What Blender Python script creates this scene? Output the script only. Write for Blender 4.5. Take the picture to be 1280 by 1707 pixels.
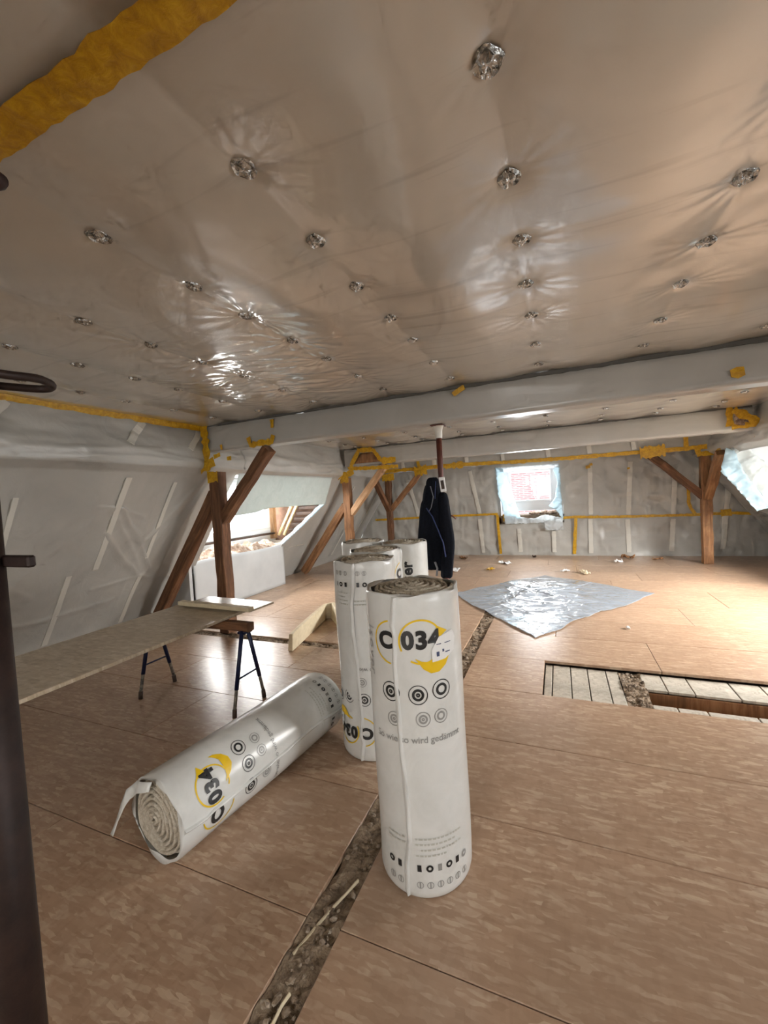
import bpy, bmesh, math, random
import numpy as np
from math import sin, cos, pi, radians, sqrt, atan2
from mathutils import Vector, Matrix

random.seed(7); rng = np.random.default_rng(11)
for o in list(bpy.data.objects): bpy.data.objects.remove(o, do_unlink=True)
SC = bpy.context.scene
COL = SC.collection

# ------------------------------------------------------------------ camera
EYE = Vector((0.0, 0.0, 1.55))
YAW, PITCH, ROLL = radians(23.06), radians(-2.17), radians(-3.27)
_f = Vector((-sin(YAW)*cos(PITCH), cos(YAW)*cos(PITCH), sin(PITCH)))
_r = Vector((cos(YAW), sin(YAW), 0)); _u = _r.cross(_f)
CR = _r*cos(ROLL) + _u*sin(ROLL); CU = -_r*sin(ROLL) + _u*cos(ROLL)
cam_d = bpy.data.cameras.new('camera'); cam = bpy.data.objects.new('camera', cam_d); COL.objects.link(cam)
cam_d.sensor_fit = 'AUTO'; cam_d.sensor_width = 36.0; cam_d.lens = 36.0*687.3/1707.0; cam_d.clip_start = 0.05
M = Matrix((CR, CU, -_f)).transposed().to_4x4(); M.translation = EYE
cam.matrix_world = M
SC.camera = cam

# ------------------------------------------------------------------ light
SC.view_settings.view_transform = 'Standard'
try: SC.view_settings.look = 'None'
except Exception: pass
SC.view_settings.gamma = 1.0; SC.view_settings.use_curve_mapping = False
SC.view_settings.exposure = 0.32
W = bpy.data.worlds.new('overcast_sky'); SC.world = W; W.use_nodes = True
_bg = W.node_tree.nodes['Background']
_bg.inputs[0].default_value = (0.90, 0.95, 1.0, 1); _bg.inputs[1].default_value = 3.4

def area(name, loc, target, sx, sy, power, color):
    l = bpy.data.lights.new(name, 'AREA'); l.shape = 'RECTANGLE'; l.size = sx; l.size_y = sy
    l.energy = power; l.color = color
    o = bpy.data.objects.new(name, l); COL.objects.link(o); o.location = loc
    o.rotation_euler = (Vector(target)-Vector(loc)).to_track_quat('-Z', 'Y').to_euler()
    return o
DAY = (1.0, 0.975, 0.94)
area('daylight_left_dormer', (-6.0, 5.7, 1.62), (-3.0, 5.5, 1.25), 2.5, 1.5, 380, DAY)
area('daylight_right_dormer', (4.15, 5.6, 1.95), (2.3, 5.8, 0.0), 2.3, 1.4, 540, DAY).data.spread = radians(125)
area('daylight_gable_window', (-.6, 11.6, 3.3), (-.6, 9.6, .9), 2.2, 1.3, 260, (.95, .98, 1.0))
area('daylight_gable_pane', (-.61, 10.52, 1.60), (-.61, 9.0, 1.35), .95, .74, 32, (.95, .98, 1.0))
area('added_right_near_light', (4.0, 0.2, 1.7), (1.0, 0.6, 1.2), 2.2, 1.3, 30, (1.0, 0.95, 0.88))  # added light outside an unseen extra opening in the right slope
area('added_back_light', (-0.7, -4.35, 1.5), (-0.7, 0, 1.4), 2.0, 1.4, 75, (1.0, 0.94, 0.86))  # added light outside an unseen opening, brightens the room from behind
SC.cycles.max_bounces = 5; SC.cycles.diffuse_bounces = 3; SC.cycles.glossy_bounces = 3; SC.cycles.transmission_bounces = 3
SC.cycles.use_adaptive_sampling = True; SC.cycles.adaptive_threshold = .09; SC.cycles.adaptive_min_samples = 14; SC.cycles.use_light_tree = False; SC.cycles.transparent_max_bounces = 8; SC.cycles.caustics_reflective = False; SC.cycles.caustics_refractive = False

# ------------------------------------------------------------------ materials
MATS = {}
class NT:
    def __init__(s, name):
        s.m = bpy.data.materials.new(name); s.m.use_nodes = True; s.t = s.m.node_tree
        s.b = s.t.nodes['Principled BSDF']; s.out = s.t.nodes['Material Output']; MATS[name] = s.m
    def n(s, typ, **kw):
        x = s.t.nodes.new(typ)
        for k, v in kw.items():
            if k in x.inputs.keys(): x.inputs[k].default_value = v
            else: setattr(x, k, v)
        return x
    def l(s, a, b): s.t.links.new(a, b)
    def set(s, **kw):
        for k, v in kw.items(): s.b.inputs[k].default_value = v
    def coord(s, scale=(1,1,1), kind='Object', rot=(0,0,0)):
        tc = s.n('ShaderNodeTexCoord'); mp = s.n('ShaderNodeMapping')
        mp.inputs['Scale'].default_value = scale; mp.inputs['Rotation'].default_value = rot
        s.l(tc.outputs[kind], mp.inputs['Vector']); return mp.outputs['Vector']
    def noise(s, vec, scale, detail=4, rough=.55, dist=0):
        x = s.n('ShaderNodeTexNoise'); x.inputs['Scale'].default_value = scale; x.inputs['Detail'].default_value = detail
        x.inputs['Roughness'].default_value = rough; x.inputs['Distortion'].default_value = dist; s.l(vec, x.inputs['Vector']); return x.outputs['Fac']
    def ramp(s, fac, stops):
        x = s.n('ShaderNodeValToRGB'); e = x.color_ramp.elements
        while len(e) > 1: e.remove(e[-1])
        for i, (p, c) in enumerate(stops):
            q = e[0] if i == 0 else e.new(p)
            q.position = p; q.color = (*c, 1) if len(c) == 3 else c
        s.l(fac, x.inputs['Fac']); return x.outputs['Color']
    def mix(s, fac, a, b, mode='MIX'):
        x = s.n('ShaderNodeMix'); x.data_type = 'RGBA'; x.blend_type = mode
        if hasattr(fac, 'is_output'): s.l(fac, x.inputs[0])
        else: x.inputs[0].default_value = fac
        for v, i in ((a, 6), (b, 7)):
            if hasattr(v, 'is_output'): s.l(v, x.inputs[i])
            else: x.inputs[i].default_value = (*v, 1)
        return x.outputs[2]
    def bump(s, h, strength=.3, dist=.01):
        x = s.n('ShaderNodeBump'); x.inputs['Strength'].default_value = strength; x.inputs['Distance'].default_value = dist
        s.l(h, x.inputs['Height']); s.l(x.outputs['Normal'], s.b.inputs['Normal']); return x
    def base(s, c):
        s.l(c, s.b.inputs['Base Color'])

def translucent_mix(t, color, fac):
    tr = t.n('ShaderNodeBsdfTranslucent'); tr.inputs['Color'].default_value = (*color, 1)
    mx = t.n('ShaderNodeMixShader'); mx.inputs[0].default_value = fac
    t.l(t.b.outputs[0], mx.inputs[1]); t.l(tr.outputs[0], mx.inputs[2]); t.l(mx.outputs[0], t.out.inputs[0])

# grey vapour-barrier foil (walls) and the ceiling foil with boards showing faintly through
def m_foil(name, c1, c2, rough, bscale, bstr, boards=False):
    t = NT(name); v = t.coord()
    n = t.noise(v, 1.3, 4, .6, .6)
    col = t.ramp(n, [(.3, c1), (.7, c2)])
    if boards:
        v2 = t.coord((.55, 9.0, 1)); d = t.noise(v2, 1.6, 3, .5, .25)
        dk = t.ramp(d, [(.60, (0, 0, 0)), (.70, (1, 1, 1))])
        bw = t.n('ShaderNodeRGBToBW'); t.l(dk, bw.inputs[0])
        mu = t.n('ShaderNodeMath', operation='MULTIPLY'); t.l(bw.outputs[0], mu.inputs[0]); mu.inputs[1].default_value = .30
        col = t.mix(mu.outputs[0], col, (.20, .17, .14))
    t.base(col)
    wv = t.coord((1.0, 1.0, 1.0))
    w = t.noise(wv, bscale, 4, .6, 1.4)
    t.bump(w, bstr, .012)
    t.set(Roughness=rough); t.b.inputs['Specular IOR Level'].default_value = .6
    return t.m
m_foil('foil_wall', (.37, .362, .335), (.455, .443, .408), .36, 4.0, .55)
m_foil('foil_ceiling', (.52, .485, .42), (.62, .58, .505), .30, 3.0, .14, True)
MATS['foil_ceiling'].node_tree.nodes['Principled BSDF'].inputs['Coat Weight'].default_value = 1.0
MATS['foil_ceiling'].node_tree.nodes['Principled BSDF'].inputs['Coat Roughness'].default_value = .10
m_foil('foil_beam', (.385, .375, .35), (.455, .445, .415), .28, 3.5, .22)
m_foil('foil_strip', (.56, .545, .49), (.64, .62, .56), .32, 5, .3)
t = NT('foil_white'); v = t.coord(); n = t.noise(v, 7, 5, .6, 1.5); t.base(t.ramp(n, [(.3, (.74, .78, .80)), (.7, (.86, .88, .88))])); t.bump(n, .25, .01)
t.set(Roughness=.3); translucent_mix(t, (.88, .92, .94), .6)
t = NT('foil_hang'); v = t.coord(); n = t.noise(v, 7, 4, .6, 1.5); t.base(t.ramp(n, [(.3, (.50, .54, .53)), (.7, (.60, .63, .62))])); t.bump(n, .25, .01)
t.set(Roughness=.3); translucent_mix(t, (.60, .67, .65), .26)
t = NT('foil_blue'); v = t.coord(); n = t.noise(v, 9, 5, .6, 1.2); t.base(t.ramp(n, [(.3, (.48, .64, .72)), (.7, (.62, .76, .82))])); t.bump(n, .3, .01)
t.set(Roughness=.28); translucent_mix(t, (.78, .9, .95), .6)
# yellow adhesive tape
t = NT('tape'); v = t.coord(); n = t.noise(v, 28, 4, .65, .5)
t.base(t.ramp(n, [(.3, (.40, .20, .005)), (.52, (.56, .31, .008)), (.72, (.70, .43, .02))])); t.bump(n, .4, .006); t.set(Roughness=.38)
# timber
def m_wood(name, dark, mid, light, scale=1.0):
    t = NT(name); v = t.coord((9*scale, 9*scale, .9*scale)); n = t.noise(v, 2.4, 6, .65, .9)
    v2 = t.coord((1, 1, 1)); s = t.noise(v2, 5, 3, .5)
    c = t.ramp(n, [(.28, dark), (.5, mid), (.75, light)])
    c2 = t.mix(t.ramp(s, [(.45, (0, 0, 0)), (.75, (.6, .6, .6))]), c, tuple(x*.55 for x in mid))
    t.base(c2); t.bump(n, .5, .01); t.set(Roughness=.72)
m_wood('wood_old', (.045, .018, .008), (.145, .062, .026), (.29, .14, .065))
m_wood('wood_brown', (.11, .047, .018), (.27, .125, .05), (.44, .24, .11))
m_wood('wood_pale', (.24, .12, .055), (.42, .24, .12), (.58, .38, .21))
m_wood('wood_batten', (.62, .46, .22), (.78, .62, .33), (.86, .74, .46))
m_wood('wood_grey', (.30, .26, .21), (.50, .45, .37), (.62, .57, .49), .8)
# osb
def m_osb(name, a, b, c, rough):
    t = NT(name); oi = t.n('ShaderNodeObjectInfo')
    tc = t.n('ShaderNodeTexCoord')
    add = t.n('ShaderNodeVectorMath', operation='MULTIPLY_ADD'); t.l(oi.outputs['Random'], add.inputs[0]); add.inputs[1].default_value = (37, 19, 11); t.l(tc.outputs['Object'], add.inputs[2])
    ns = t.n('ShaderNodeTexNoise'); ns.inputs['Scale'].default_value = 26; ns.inputs['Detail'].default_value = 1.5; t.l(add.outputs[0], ns.inputs['Vector'])
    ad = t.n('ShaderNodeVectorMath', operation='MULTIPLY_ADD'); t.l(ns.outputs['Color'], ad.inputs[0]); ad.inputs[1].default_value = (.016, .016, 0); t.l(add.outputs[0], ad.inputs[2])
    def vor(sx, sy, rot):
        mp = t.n('ShaderNodeMapping'); mp.inputs['Scale'].default_value = (sx, sy, 6); mp.inputs['Rotation'].default_value = (0, 0, rot)
        t.l(ad.outputs[0], mp.inputs['Vector'])
        x = t.n('ShaderNodeTexVoronoi'); x.inputs['Scale'].default_value = 1.0; t.l(mp.outputs[0], x.inputs['Vector'])
        bw = t.n('ShaderNodeRGBToBW'); t.l(x.outputs['Color'], bw.inputs[0]); return bw.outputs[0]
    v1 = vor(13, 62, .35); v2 = vor(14, 66, -.55); v3 = vor(58, 15, .45)
    c1 = t.ramp(v1, [(.22, a), (.45, b), (.62, b), (.85, c)]); c2 = t.ramp(v2, [(.22, a), (.45, b), (.62, b), (.85, c)]); c3 = t.ramp(v3, [(.2, a), (.45, b), (.9, b)])
    m = t.noise(add.outputs[0], 22, 2, .5); mk = t.ramp(m, [(.34, (0, 0, 0)), (.66, (1, 1, 1))])
    col = t.mix(.30, t.mix(mk, c1, c2), c3)
    st = t.noise(add.outputs[0], 1.1, 4, .6, .4)
    col = t.mix(t.ramp(st, [(.42, (0, 0, 0)), (.75, (.55, .55, .55))]), col, tuple(x*.72 for x in b))
    hs = t.n('ShaderNodeHueSaturation'); t.l(col, hs.inputs['Color'])
    mr = t.n('ShaderNodeMapRange'); t.l(oi.outputs['Random'], mr.inputs[0]); mr.inputs[3].default_value = .93; mr.inputs[4].default_value = 1.08; t.l(mr.outputs[0], hs.inputs['Value'])
    t.base(hs.outputs[0]); t.bump(v1, .2, .003); t.set(Roughness=rough)
m_osb('osb_floor', (.355, .222, .142), (.44, .292, .195), (.66, .515, .375), .30)
m_osb('osb_board', (.42, .33, .22), (.60, .50, .37), (.76, .68, .55), .30)
# roll materials
t = NT('wrap_film'); v = t.coord(); n = t.noise(v, 6, 5, .6, 1.2); t.base(t.ramp(n, [(.3, (.63, .635, .61)), (.7, (.715, .72, .70))])); t.bump(n, .12, .01); t.set(Roughness=.26)
t = NT('mineral_wool'); v = t.coord(); n = t.noise(v, 40, 5, .7); t.base(t.ramp(n, [(.3, (.42, .35, .26)), (.5, (.64, .57, .46)), (.75, (.82, .77, .68))])); t.bump(n, .9, .02); t.set(Roughness=.95)
for nm, c, r in (('print_black', (.02, .021, .022), .4), ('print_grey', (.30, .30, .29), .4), ('print_pale', (.50, .50, .45), .4), ('print_yellow', (.80, .52, .01), .4), ('label_white', (.80, .80, .79), .4), ('print_navy', (.06, .08, .16), .4)):
    t = NT(nm); t.set(**{'Base Color': (*c, 1), 'Roughness': r})
t = NT('fluff'); v = t.coord(); n = t.noise(v, 14, 6, .7, .6); t.base(t.ramp(n, [(.3, (.16, .085, .055)), (.5, (.44, .31, .23)), (.70, (.76, .70, .60))])); t.bump(n, 1, .05); t.set(Roughness=.95)
t = NT('rubble'); v = t.coord(); n = t.noise(v, 17, 6, .75, .4); t.base(t.ramp(n, [(.32, (.10, .065, .042)), (.46, (.25, .18, .12)), (.60, (.38, .29, .20)), (.78, (.54, .45, .35))])); t.bump(n, 1, .02); t.set(Roughness=.95)
t = NT('rubble_stone'); v = t.coord(); n = t.noise(v, 25, 5, .7); oi = t.n('ShaderNodeObjectInfo'); t.base(t.ramp(n, [(.3, (.13, .09, .06)), (.5, (.30, .23, .17)), (.7, (.56, .49, .40))])); t.bump(n, .8, .01); t.set(Roughness=.95)
# metals, textile, misc
t = NT('red_steel'); v = t.coord(); n = t.noise(v, 12, 5, .7); t.base(t.ramp(n, [(.3, (.06, .016, .010)), (.6, (.12, .030, .018)), (.8, (.19, .075, .04))])); t.set(Roughness=.55, Metallic=.1); t.bump(n, .3, .004)
t = NT('dark_steel'); v = t.coord(); n = t.noise(v, 16, 5, .7); t.base(t.ramp(n, [(.3, (.016, .009, .008)), (.7, (.042, .022, .017))])); t.set(Roughness=.55, Metallic=.35); t.bump(n, .3, .004)
t = NT('blue_steel'); v = t.coord(); n = t.noise(v, 14, 4, .7); t.base(t.ramp(n, [(.3, (.006, .010, .040)), (.7, (.010, .018, .07)), (.85, (.08, .09, .12))])); t.set(Roughness=.42, Metallic=.2)
t = NT('worn_steel'); v = t.coord(); n = t.noise(v, 30, 4, .7); t.base(t.ramp(n, [(.35, (.06, .055, .05)), (.7, (.34, .30, .24))])); t.set(Roughness=.6, Metallic=.3)
t = NT('silver_foil'); v = t.coord(); n = t.noise(v, 55, 3, .6); t.base(t.ramp(n, [(.3, (.10, .10, .095)), (.5, (.55, .55, .53)), (.7, (.86, .86, .84))])); t.set(Roughness=.22, Metallic=.85); t.bump(n, .9, .008)
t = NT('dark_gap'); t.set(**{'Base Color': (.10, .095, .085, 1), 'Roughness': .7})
t = NT('jacket_cloth'); v = t.coord(); n = t.noise(v, 60, 3, .6); t.base(t.ramp(n, [(.3, (.004, .005, .008)), (.7, (.008, .010, .017))])); t.bump(n, .15, .003); t.set(Roughness=.9); t.b.inputs['Specular IOR Level'].default_value = .15
t = NT('jacket_blue'); t.set(**{'Base Color': (.03, .05, .16, 1), 'Roughness': .6})
t = NT('jacket_grey'); t.set(**{'Base Color': (.22, .23, .26, 1), 'Roughness': .6})
t = NT('plastic_sheet'); v = t.coord((1, 1, 1)); n = t.noise(v, 7, 6, .62, 2.2); t.base(t.ramp(n, [(.3, (.40, .46, .54)), (.7, (.50, .56, .63))])); t.bump(n, .35, .02); t.set(Roughness=.07)
t.b.inputs['Specular IOR Level'].default_value = .8
t.b.inputs['Alpha'].default_value = .88; t.b.inputs['Coat Weight'].default_value = 1.0; t.b.inputs['Coat IOR'].default_value = 1.8; t.b.inputs['Coat Roughness'].default_value = .06
t = NT('white_pvc'); t.set(**{'Base Color': (.80, .82, .84, 1), 'Roughness': .3})
t = NT('white_board'); v = t.coord(); n = t.noise(v, 3, 3, .5); t.base(t.ramp(n, [(.3, (.54, .56, .57)), (.7, (.62, .635, .64))])); t.set(Roughness=.45)
t = NT('plaster_dark'); v = t.coord(); n = t.noise(v, 8, 5, .6); t.base(t.ramp(n, [(.3, (.10, .075, .05)), (.7, (.22, .17, .12))])); t.bump(n, .5, .02); t.set(Roughness=.9)
t = NT('tile_dark'); v = t.coord(); n = t.noise(v, 11, 5, .6); t.base(t.ramp(n, [(.3, (.022, .012, .008)), (.7, (.07, .038, .025))])); t.bump(n, .4, .01); t.set(Roughness=.6)
t = NT('brown_felt'); v = t.coord(); n = t.noise(v, 11, 5, .6); t.base(t.ramp(n, [(.3, (.07, .035, .02)), (.7, (.13, .07, .042))])); t.set(Roughness=.9)
t = NT('fibreboard'); v = t.coord(); n = t.noise(v, 18, 4, .6); t.base(t.ramp(n, [(.3, (.60, .50, .33)), (.7, (.72, .62, .44))])); t.bump(n, .2, .005); t.set(Roughness=.7)
t = NT('pane'); gl = t.n('ShaderNodeBsdfGlossy'); gl.inputs['Roughness'].default_value = .02; tp = t.n('ShaderNodeBsdfTransparent'); 
mx = t.n('ShaderNodeMixShader'); mx.inputs[0].default_value = .03; t.l(tp.outputs[0], mx.inputs[1]); t.l(gl.outputs[0], mx.inputs[2]); t.l(mx.outputs[0], t.out.inputs[0])
t = NT('brick_far'); v = t.coord((1, 1, 1), rot=(radians(90), 0, 0)); br = t.n('ShaderNodeTexBrick'); t.l(v, br.inputs['Vector'])
br.inputs['Color1'].default_value = (.26, .12, .12, 1); br.inputs['Color2'].default_value = (.36, .20, .20, 1); br.inputs['Mortar'].default_value = (.46, .42, .42, 1)
br.inputs['Scale'].default_value = 1.0; br.inputs['Brick Width'].default_value = .26; br.inputs['Row Height'].default_value = .062; br.inputs['Mortar Size'].default_value = .012
t.base(br.outputs['Color']); t.set(Roughness=.9)

# ------------------------------------------------------------------ helpers
def mat(o, m):
    if m: o.data.materials.append(MATS[m])
def link(name, me, m=None, parent=None, smooth=False):
    o = bpy.data.objects.new(name, me); COL.objects.link(o)
    if m and not me.materials: me.materials.append(MATS[m])
    if smooth: me.polygons.foreach_set('use_smooth', np.ones(len(me.polygons), bool))
    if parent: o.parent = parent
    return o
def tag(o, label=None, cat=None, group=None, kind=None):
    if label: o['label'] = label
    if cat: o['category'] = cat
    if group: o['group'] = group
    if kind: o['kind'] = kind
    return o
def empty(name, loc=(0,0,0), rot=(0,0,0)):
    o = bpy.data.objects.new(name, None); o.empty_display_size = .05; COL.objects.link(o); o.location = loc; o.rotation_euler = rot; return o
def mesh(name, v, f):
    me = bpy.data.meshes.new(name); me.from_pydata([tuple(map(float, p)) for p in v], [], [tuple(map(int, q)) for q in f]); me.update(); return me
def bm_mesh(name, bm, smooth=False):
    me = bpy.data.meshes.new(name); bm.normal_update(); bm.to_mesh(me); bm.free()
    if smooth: me.polygons.foreach_set('use_smooth', np.ones(len(me.polygons), bool))
    return me
def box_bm(x0, x1, y0, y1, z0, z1, bev=0.0, bm=None, seg=1):
    own = bm is None
    if own: bm = bmesh.new()
    b2 = bmesh.new(); r = bmesh.ops.create_cube(b2, size=1)
    for v in b2.verts: v.co = Vector(((x0+x1)/2+v.co.x*(x1-x0), (y0+y1)/2+v.co.y*(y1-y0), (z0+z1)/2+v.co.z*(z1-z0)))
    if bev: bmesh.ops.bevel(b2, geom=b2.edges[:], offset=bev, segments=seg, affect='EDGES', profile=.5)
    tmp = bpy.data.meshes.new('_t'); b2.to_mesh(tmp); b2.free(); bm.from_mesh(tmp); bpy.data.meshes.remove(tmp)
    return bm
def box(name, x0, x1, y0, y1, z0, z1, m, parent=None, bev=0.0):
    return link(name, bm_mesh(name, box_bm(x0, x1, y0, y1, z0, z1, bev)), m, parent)
def frame_mat(a, b, hint=(0,0,1)):
    a = Vector(a); b = Vector(b); z = (b-a).normalized(); h = Vector(hint)
    if abs(z.dot(h)) > .98: h = Vector((0,1,0))
    x = h.cross(z).normalized(); y = z.cross(x)
    m = Matrix((x, y, z)).transposed().to_4x4(); m.translation = a; return m
def timber(name, a, b, w, d, m, root=None, root_loc=(0,0,0), jit=.006, hint=(0,1,0), n=9, bev=.008):
    """rough-hewn beam from a to b; w across, d along the hint side"""
    L = (Vector(b)-Vector(a)).length; bm = bmesh.new(); c = .18
    prof = []
    for sx, sy in ((1,1), (-1,1), (-1,-1), (1,-1)):
        e = bev
        if sx*sy > 0: prof += [(sx*w/2, sy*(d/2-e)), (sx*(w/2-e), sy*d/2)]
        else: prof += [(sx*(w/2-e), sy*d/2), (sx*w/2, sy*(d/2-e))]
    rings = []
    for i in range(n+1):
        ox, oy = random.gauss(0, jit*.5), random.gauss(0, jit*.5)
        rings.append([bm.verts.new((x+ox+random.gauss(0, jit*.4), y+oy+random.gauss(0, jit*.4), L*i/n)) for x, y in prof])
    k = len(prof)
    for i in range(n):
        for j in range(k): bm.faces.new((rings[i][j], rings[i][(j+1)%k], rings[i+1][(j+1)%k], rings[i+1][j]))
    bm.faces.new(rings[0][::-1]); bm.faces.new(rings[-1])
    bmesh.ops.recalc_face_normals(bm, faces=bm.faces)
    o = link(name, bm_mesh(name, bm), m, root)
    mm = frame_mat(a, b, hint); mm.translation -= Vector(root_loc) if root else Vector((0,0,0)); o.matrix_basis = mm
    return o
def tube_bm(pts, r, seg=10, bm=None, closed=False):
    bm = bm or bmesh.new(); P = [Vector(p) for p in pts]; n = len(P); rings = []
    rs = r if isinstance(r, (list, tuple)) else [r]*n
    px = None
    for i, p in enumerate(P):
        if closed: t_ = (P[(i+1)%n]-P[i-1]).normalized()
        else: t_ = (P[min(i+1, n-1)]-P[max(i-1, 0)]).normalized()
        if px is None:
            h = Vector((0,0,1)) if abs(t_.z) < .9 else Vector((1,0,0)); px = h.cross(t_).normalized()
        else: px = (px - t_*px.dot(t_)).normalized()
        py = t_.cross(px)
        rings.append([bm.verts.new(p+(px*cos(2*pi*k/seg)+py*sin(2*pi*k/seg))*rs[i]) for k in range(seg)])
    for i in range(n if closed else n-1):
        a, b = rings[i], rings[(i+1)%n]
        for k in range(seg): bm.faces.new((a[k], a[(k+1)%seg], b[(k+1)%seg], b[k]))
    if not closed: bm.faces.new(rings[0][::-1]); bm.faces.new(rings[-1])
    return bm
def tube(name, pts, r, m, parent=None, seg=10, closed=False):
    return link(name, bm_mesh(name, tube_bm(pts, r, seg, closed=closed), True), m, parent)
def grid(name, P, m, parent=None, mask=None, thick=0):
    """P: (nu,nv,3) numpy; mask (nu-1,nv-1) bool keeps faces"""
    nu, nv = P.shape[:2]; idx = np.arange(nu*nv).reshape(nu, nv)
    q = np.stack([idx[:-1, :-1], idx[1:, :-1], idx[1:, 1:], idx[:-1, 1:]], -1)
    q = q[mask] if mask is not None else q.reshape(-1, 4)
    V = P.reshape(-1, 3)
    used = np.unique(q); remap = np.full(nu*nv, -1); remap[used] = np.arange(len(used)); q = remap[q]; V = V[used]
    me = bpy.data.meshes.new(name); me.vertices.add(len(V)); me.vertices.foreach_set('co', V.astype(np.float32).ravel())
    me.loops.add(q.size); me.loops.foreach_set('vertex_index', q.astype(np.int32).ravel())
    me.polygons.add(len(q)); me.polygons.foreach_set('loop_start', np.arange(0, q.size, 4, dtype=np.int32)); 
    try: me.polygons.foreach_set('loop_total', np.full(len(q), 4, np.int32))
    except Exception: pass
    me.update(calc_edges=True); me.validate()
    o = link(name, me, m, parent, True)
    if thick:
        s = o.modifiers.new('thickness', 'SOLIDIFY'); s.thickness = thick; s.offset = 0
    return o
# cheap smooth value noise in numpy
_T = rng.random((64, 64))
def vnoise(x, y, s=1.0, off=0.0):
    x = np.asarray(x)*s+off*7.31; y = np.asarray(y)*s+off*3.17
    xi = np.floor(x).astype(int); yi = np.floor(y).astype(int); fx = x-xi; fy = y-yi
    fx = fx*fx*(3-2*fx); fy = fy*fy*(3-2*fy)
    g = lambda i, j: _T[(i) % 64, (j) % 64]
    return (g(xi, yi)*(1-fx)+g(xi+1, yi)*fx)*(1-fy)+(g(xi, yi+1)*(1-fx)+g(xi+1, yi+1)*fx)*fy-.5
def fbm(x, y, s, off=0, oct=4):
    a = 0; k = 1
    for i in range(oct): a = a+vnoise(x, y, s*2**i, off+i*1.7)*k; k *= .5
    return a
def ridged(x, y, s, off=0):
    return 1-np.abs(vnoise(x, y, s, off))*2

def ribbon(name, pts, width, normal, m, parent=None, lift=.006, jag=.12, step=.05, thick=.0015, wob=.004):
    P = [Vector(p) for p in pts]; N = Vector(normal).normalized(); R = []
    for a, b in zip(P[:-1], P[1:]):
        k = max(1, int((b-a).length/step))
        R += [a.lerp(b, i/k) for i in range(k)]
    R.append(P[-1]); v = []; f = []
    n = len(R)
    for i, p in enumerate(R):
        t_ = (R[min(i+1, n-1)]-R[max(i-1, 0)]).normalized(); s = N.cross(t_).normalized()
        w = width*(1+random.uniform(-jag, jag)); sh = s*random.uniform(-wob, wob); l = N*(lift+random.uniform(0, .003))
        for q in (-.5, 0, .5): v.append(p+s*w*q+sh+l+N*(.002 if q == 0 else 0))
        for q in (-.5, 0, .5): v.append(p+s*w*q+sh+l-N*thick)
    for i in range(n-1):
        a, b = i*6, (i+1)*6
        f += [(a, a+1, b+1, b), (a+1, a+2, b+2, b+1), (a+3, b+3, b+4, a+4), (a+4, b+4, b+5, a+5), (a, b, b+3, a+3), (a+2, a+5, b+5, b+2)]
    f += [(0, 3, 4, 1), (1, 4, 5, 2)]; e = (n-1)*6; f += [(e, e+1, e+4, e+3), (e+1, e+2, e+5, e+4)]
    me = mesh(name, v, f); bm = bmesh.new(); bm.from_mesh(me); bmesh.ops.recalc_face_normals(bm, faces=bm.faces); bm.to_mesh(me); bm.free()
    return link(name, me, m, parent)
def patch(name, pts, m, parent=None, levels=3, amp=.01, thick=.002, seed=0, freq=5, jag=0):
    """thin crumpled sheet over a 3-D outline"""
    bm = bmesh.new(); P = [Vector(p) for p in pts]
    if jag:
        Q = []
        for a, b in zip(P, P[1:]+P[:1]):
            k = max(1, int((b-a).length/.03)); Q += [a.lerp(b, i/k)+Vector([random.uniform(-jag, jag) for _ in range(3)])*(1 if i else .3) for i in range(k)]
        P = Q
    fc = bm.faces.new([bm.verts.new(p) for p in P]); bm.normal_update(); nrm = fc.normal.copy()
    bmesh.ops.triangulate(bm, faces=bm.faces[:])
    for _ in range(levels): bmesh.ops.subdivide_edges(bm, edges=[e for e in bm.edges if e.calc_length() > .03], cuts=1, use_grid_fill=True)
    bmesh.ops.triangulate(bm, faces=bm.faces[:])
    for v in bm.verts:
        c = v.co; h = float(fbm(c.x+c.y*.7, c.z+c.y*.4, freq, seed, 3)); v.co = c+nrm*h*amp*2
    o = link(name, bm_mesh(name, bm, True), m, parent)
    s = o.modifiers.new('thickness', 'SOLIDIFY'); s.thickness = thick; s.offset = 0
    return o

ZC = 2.52           # ceiling foil
YG = 10.0           # gable foil
XL, XR = -3.96, 2.56
Y0 = -4.3
FOOTL, FOOTR = -5.30, 3.90

# ================================================================== structure: floor
floor = box('floor', -5.6, 4.2, Y0-.1, 10.3, -.42, -.22, 'plaster_dark'); tag(floor, 'old rough subfloor under the boards', kind='structure')
def panel(x0, x1, y0, y1):
    g = .0016
    o = link('floor_panel', bm_mesh('floor_panel', box_bm(-(x1-x0)/2+g, (x1-x0)/2-g, -(y1-y0)/2+g, (y1-y0)/2-g, -.024, 0, .0025)), 'osb_floor', floor)
    o.location = ((x0+x1)/2, (y0+y1)/2, random.uniform(-.0012, 0.0))
    return o
def field(x0, x1, ys, offs, ln=2.05):
    for i, (a, b) in enumerate(zip(ys[:-1], ys[1:])):
        x = x0; first = offs[i % len(offs)]
        while x < x1-.01:
            e = min(x1, x+(first if first else ln)); first = 0
            if x1-e < .12: e = x1
            panel(x, e, a, b); x = e
GX0, GX1 = -.925, -.785       # trench along the room
GY0, GY1 = 3.66, 3.80         # trench across the room, left
row = lambda a, n, s: [a+s*i for i in range(n+1)]
# left of the trench
field(-5.45, GX0, [-4.35, -3.43, -2.77, -2.10, -1.44, -.775, -.11, .555, 1.22, 1.885, 2.53, 3.12, GY0], [1.35, .68, 2.05, 1.0])
field(-5.45, GX0, [GY1, 4.47, 5.13, 5.79, 6.0], [.9, 1.7, .5])
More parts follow.
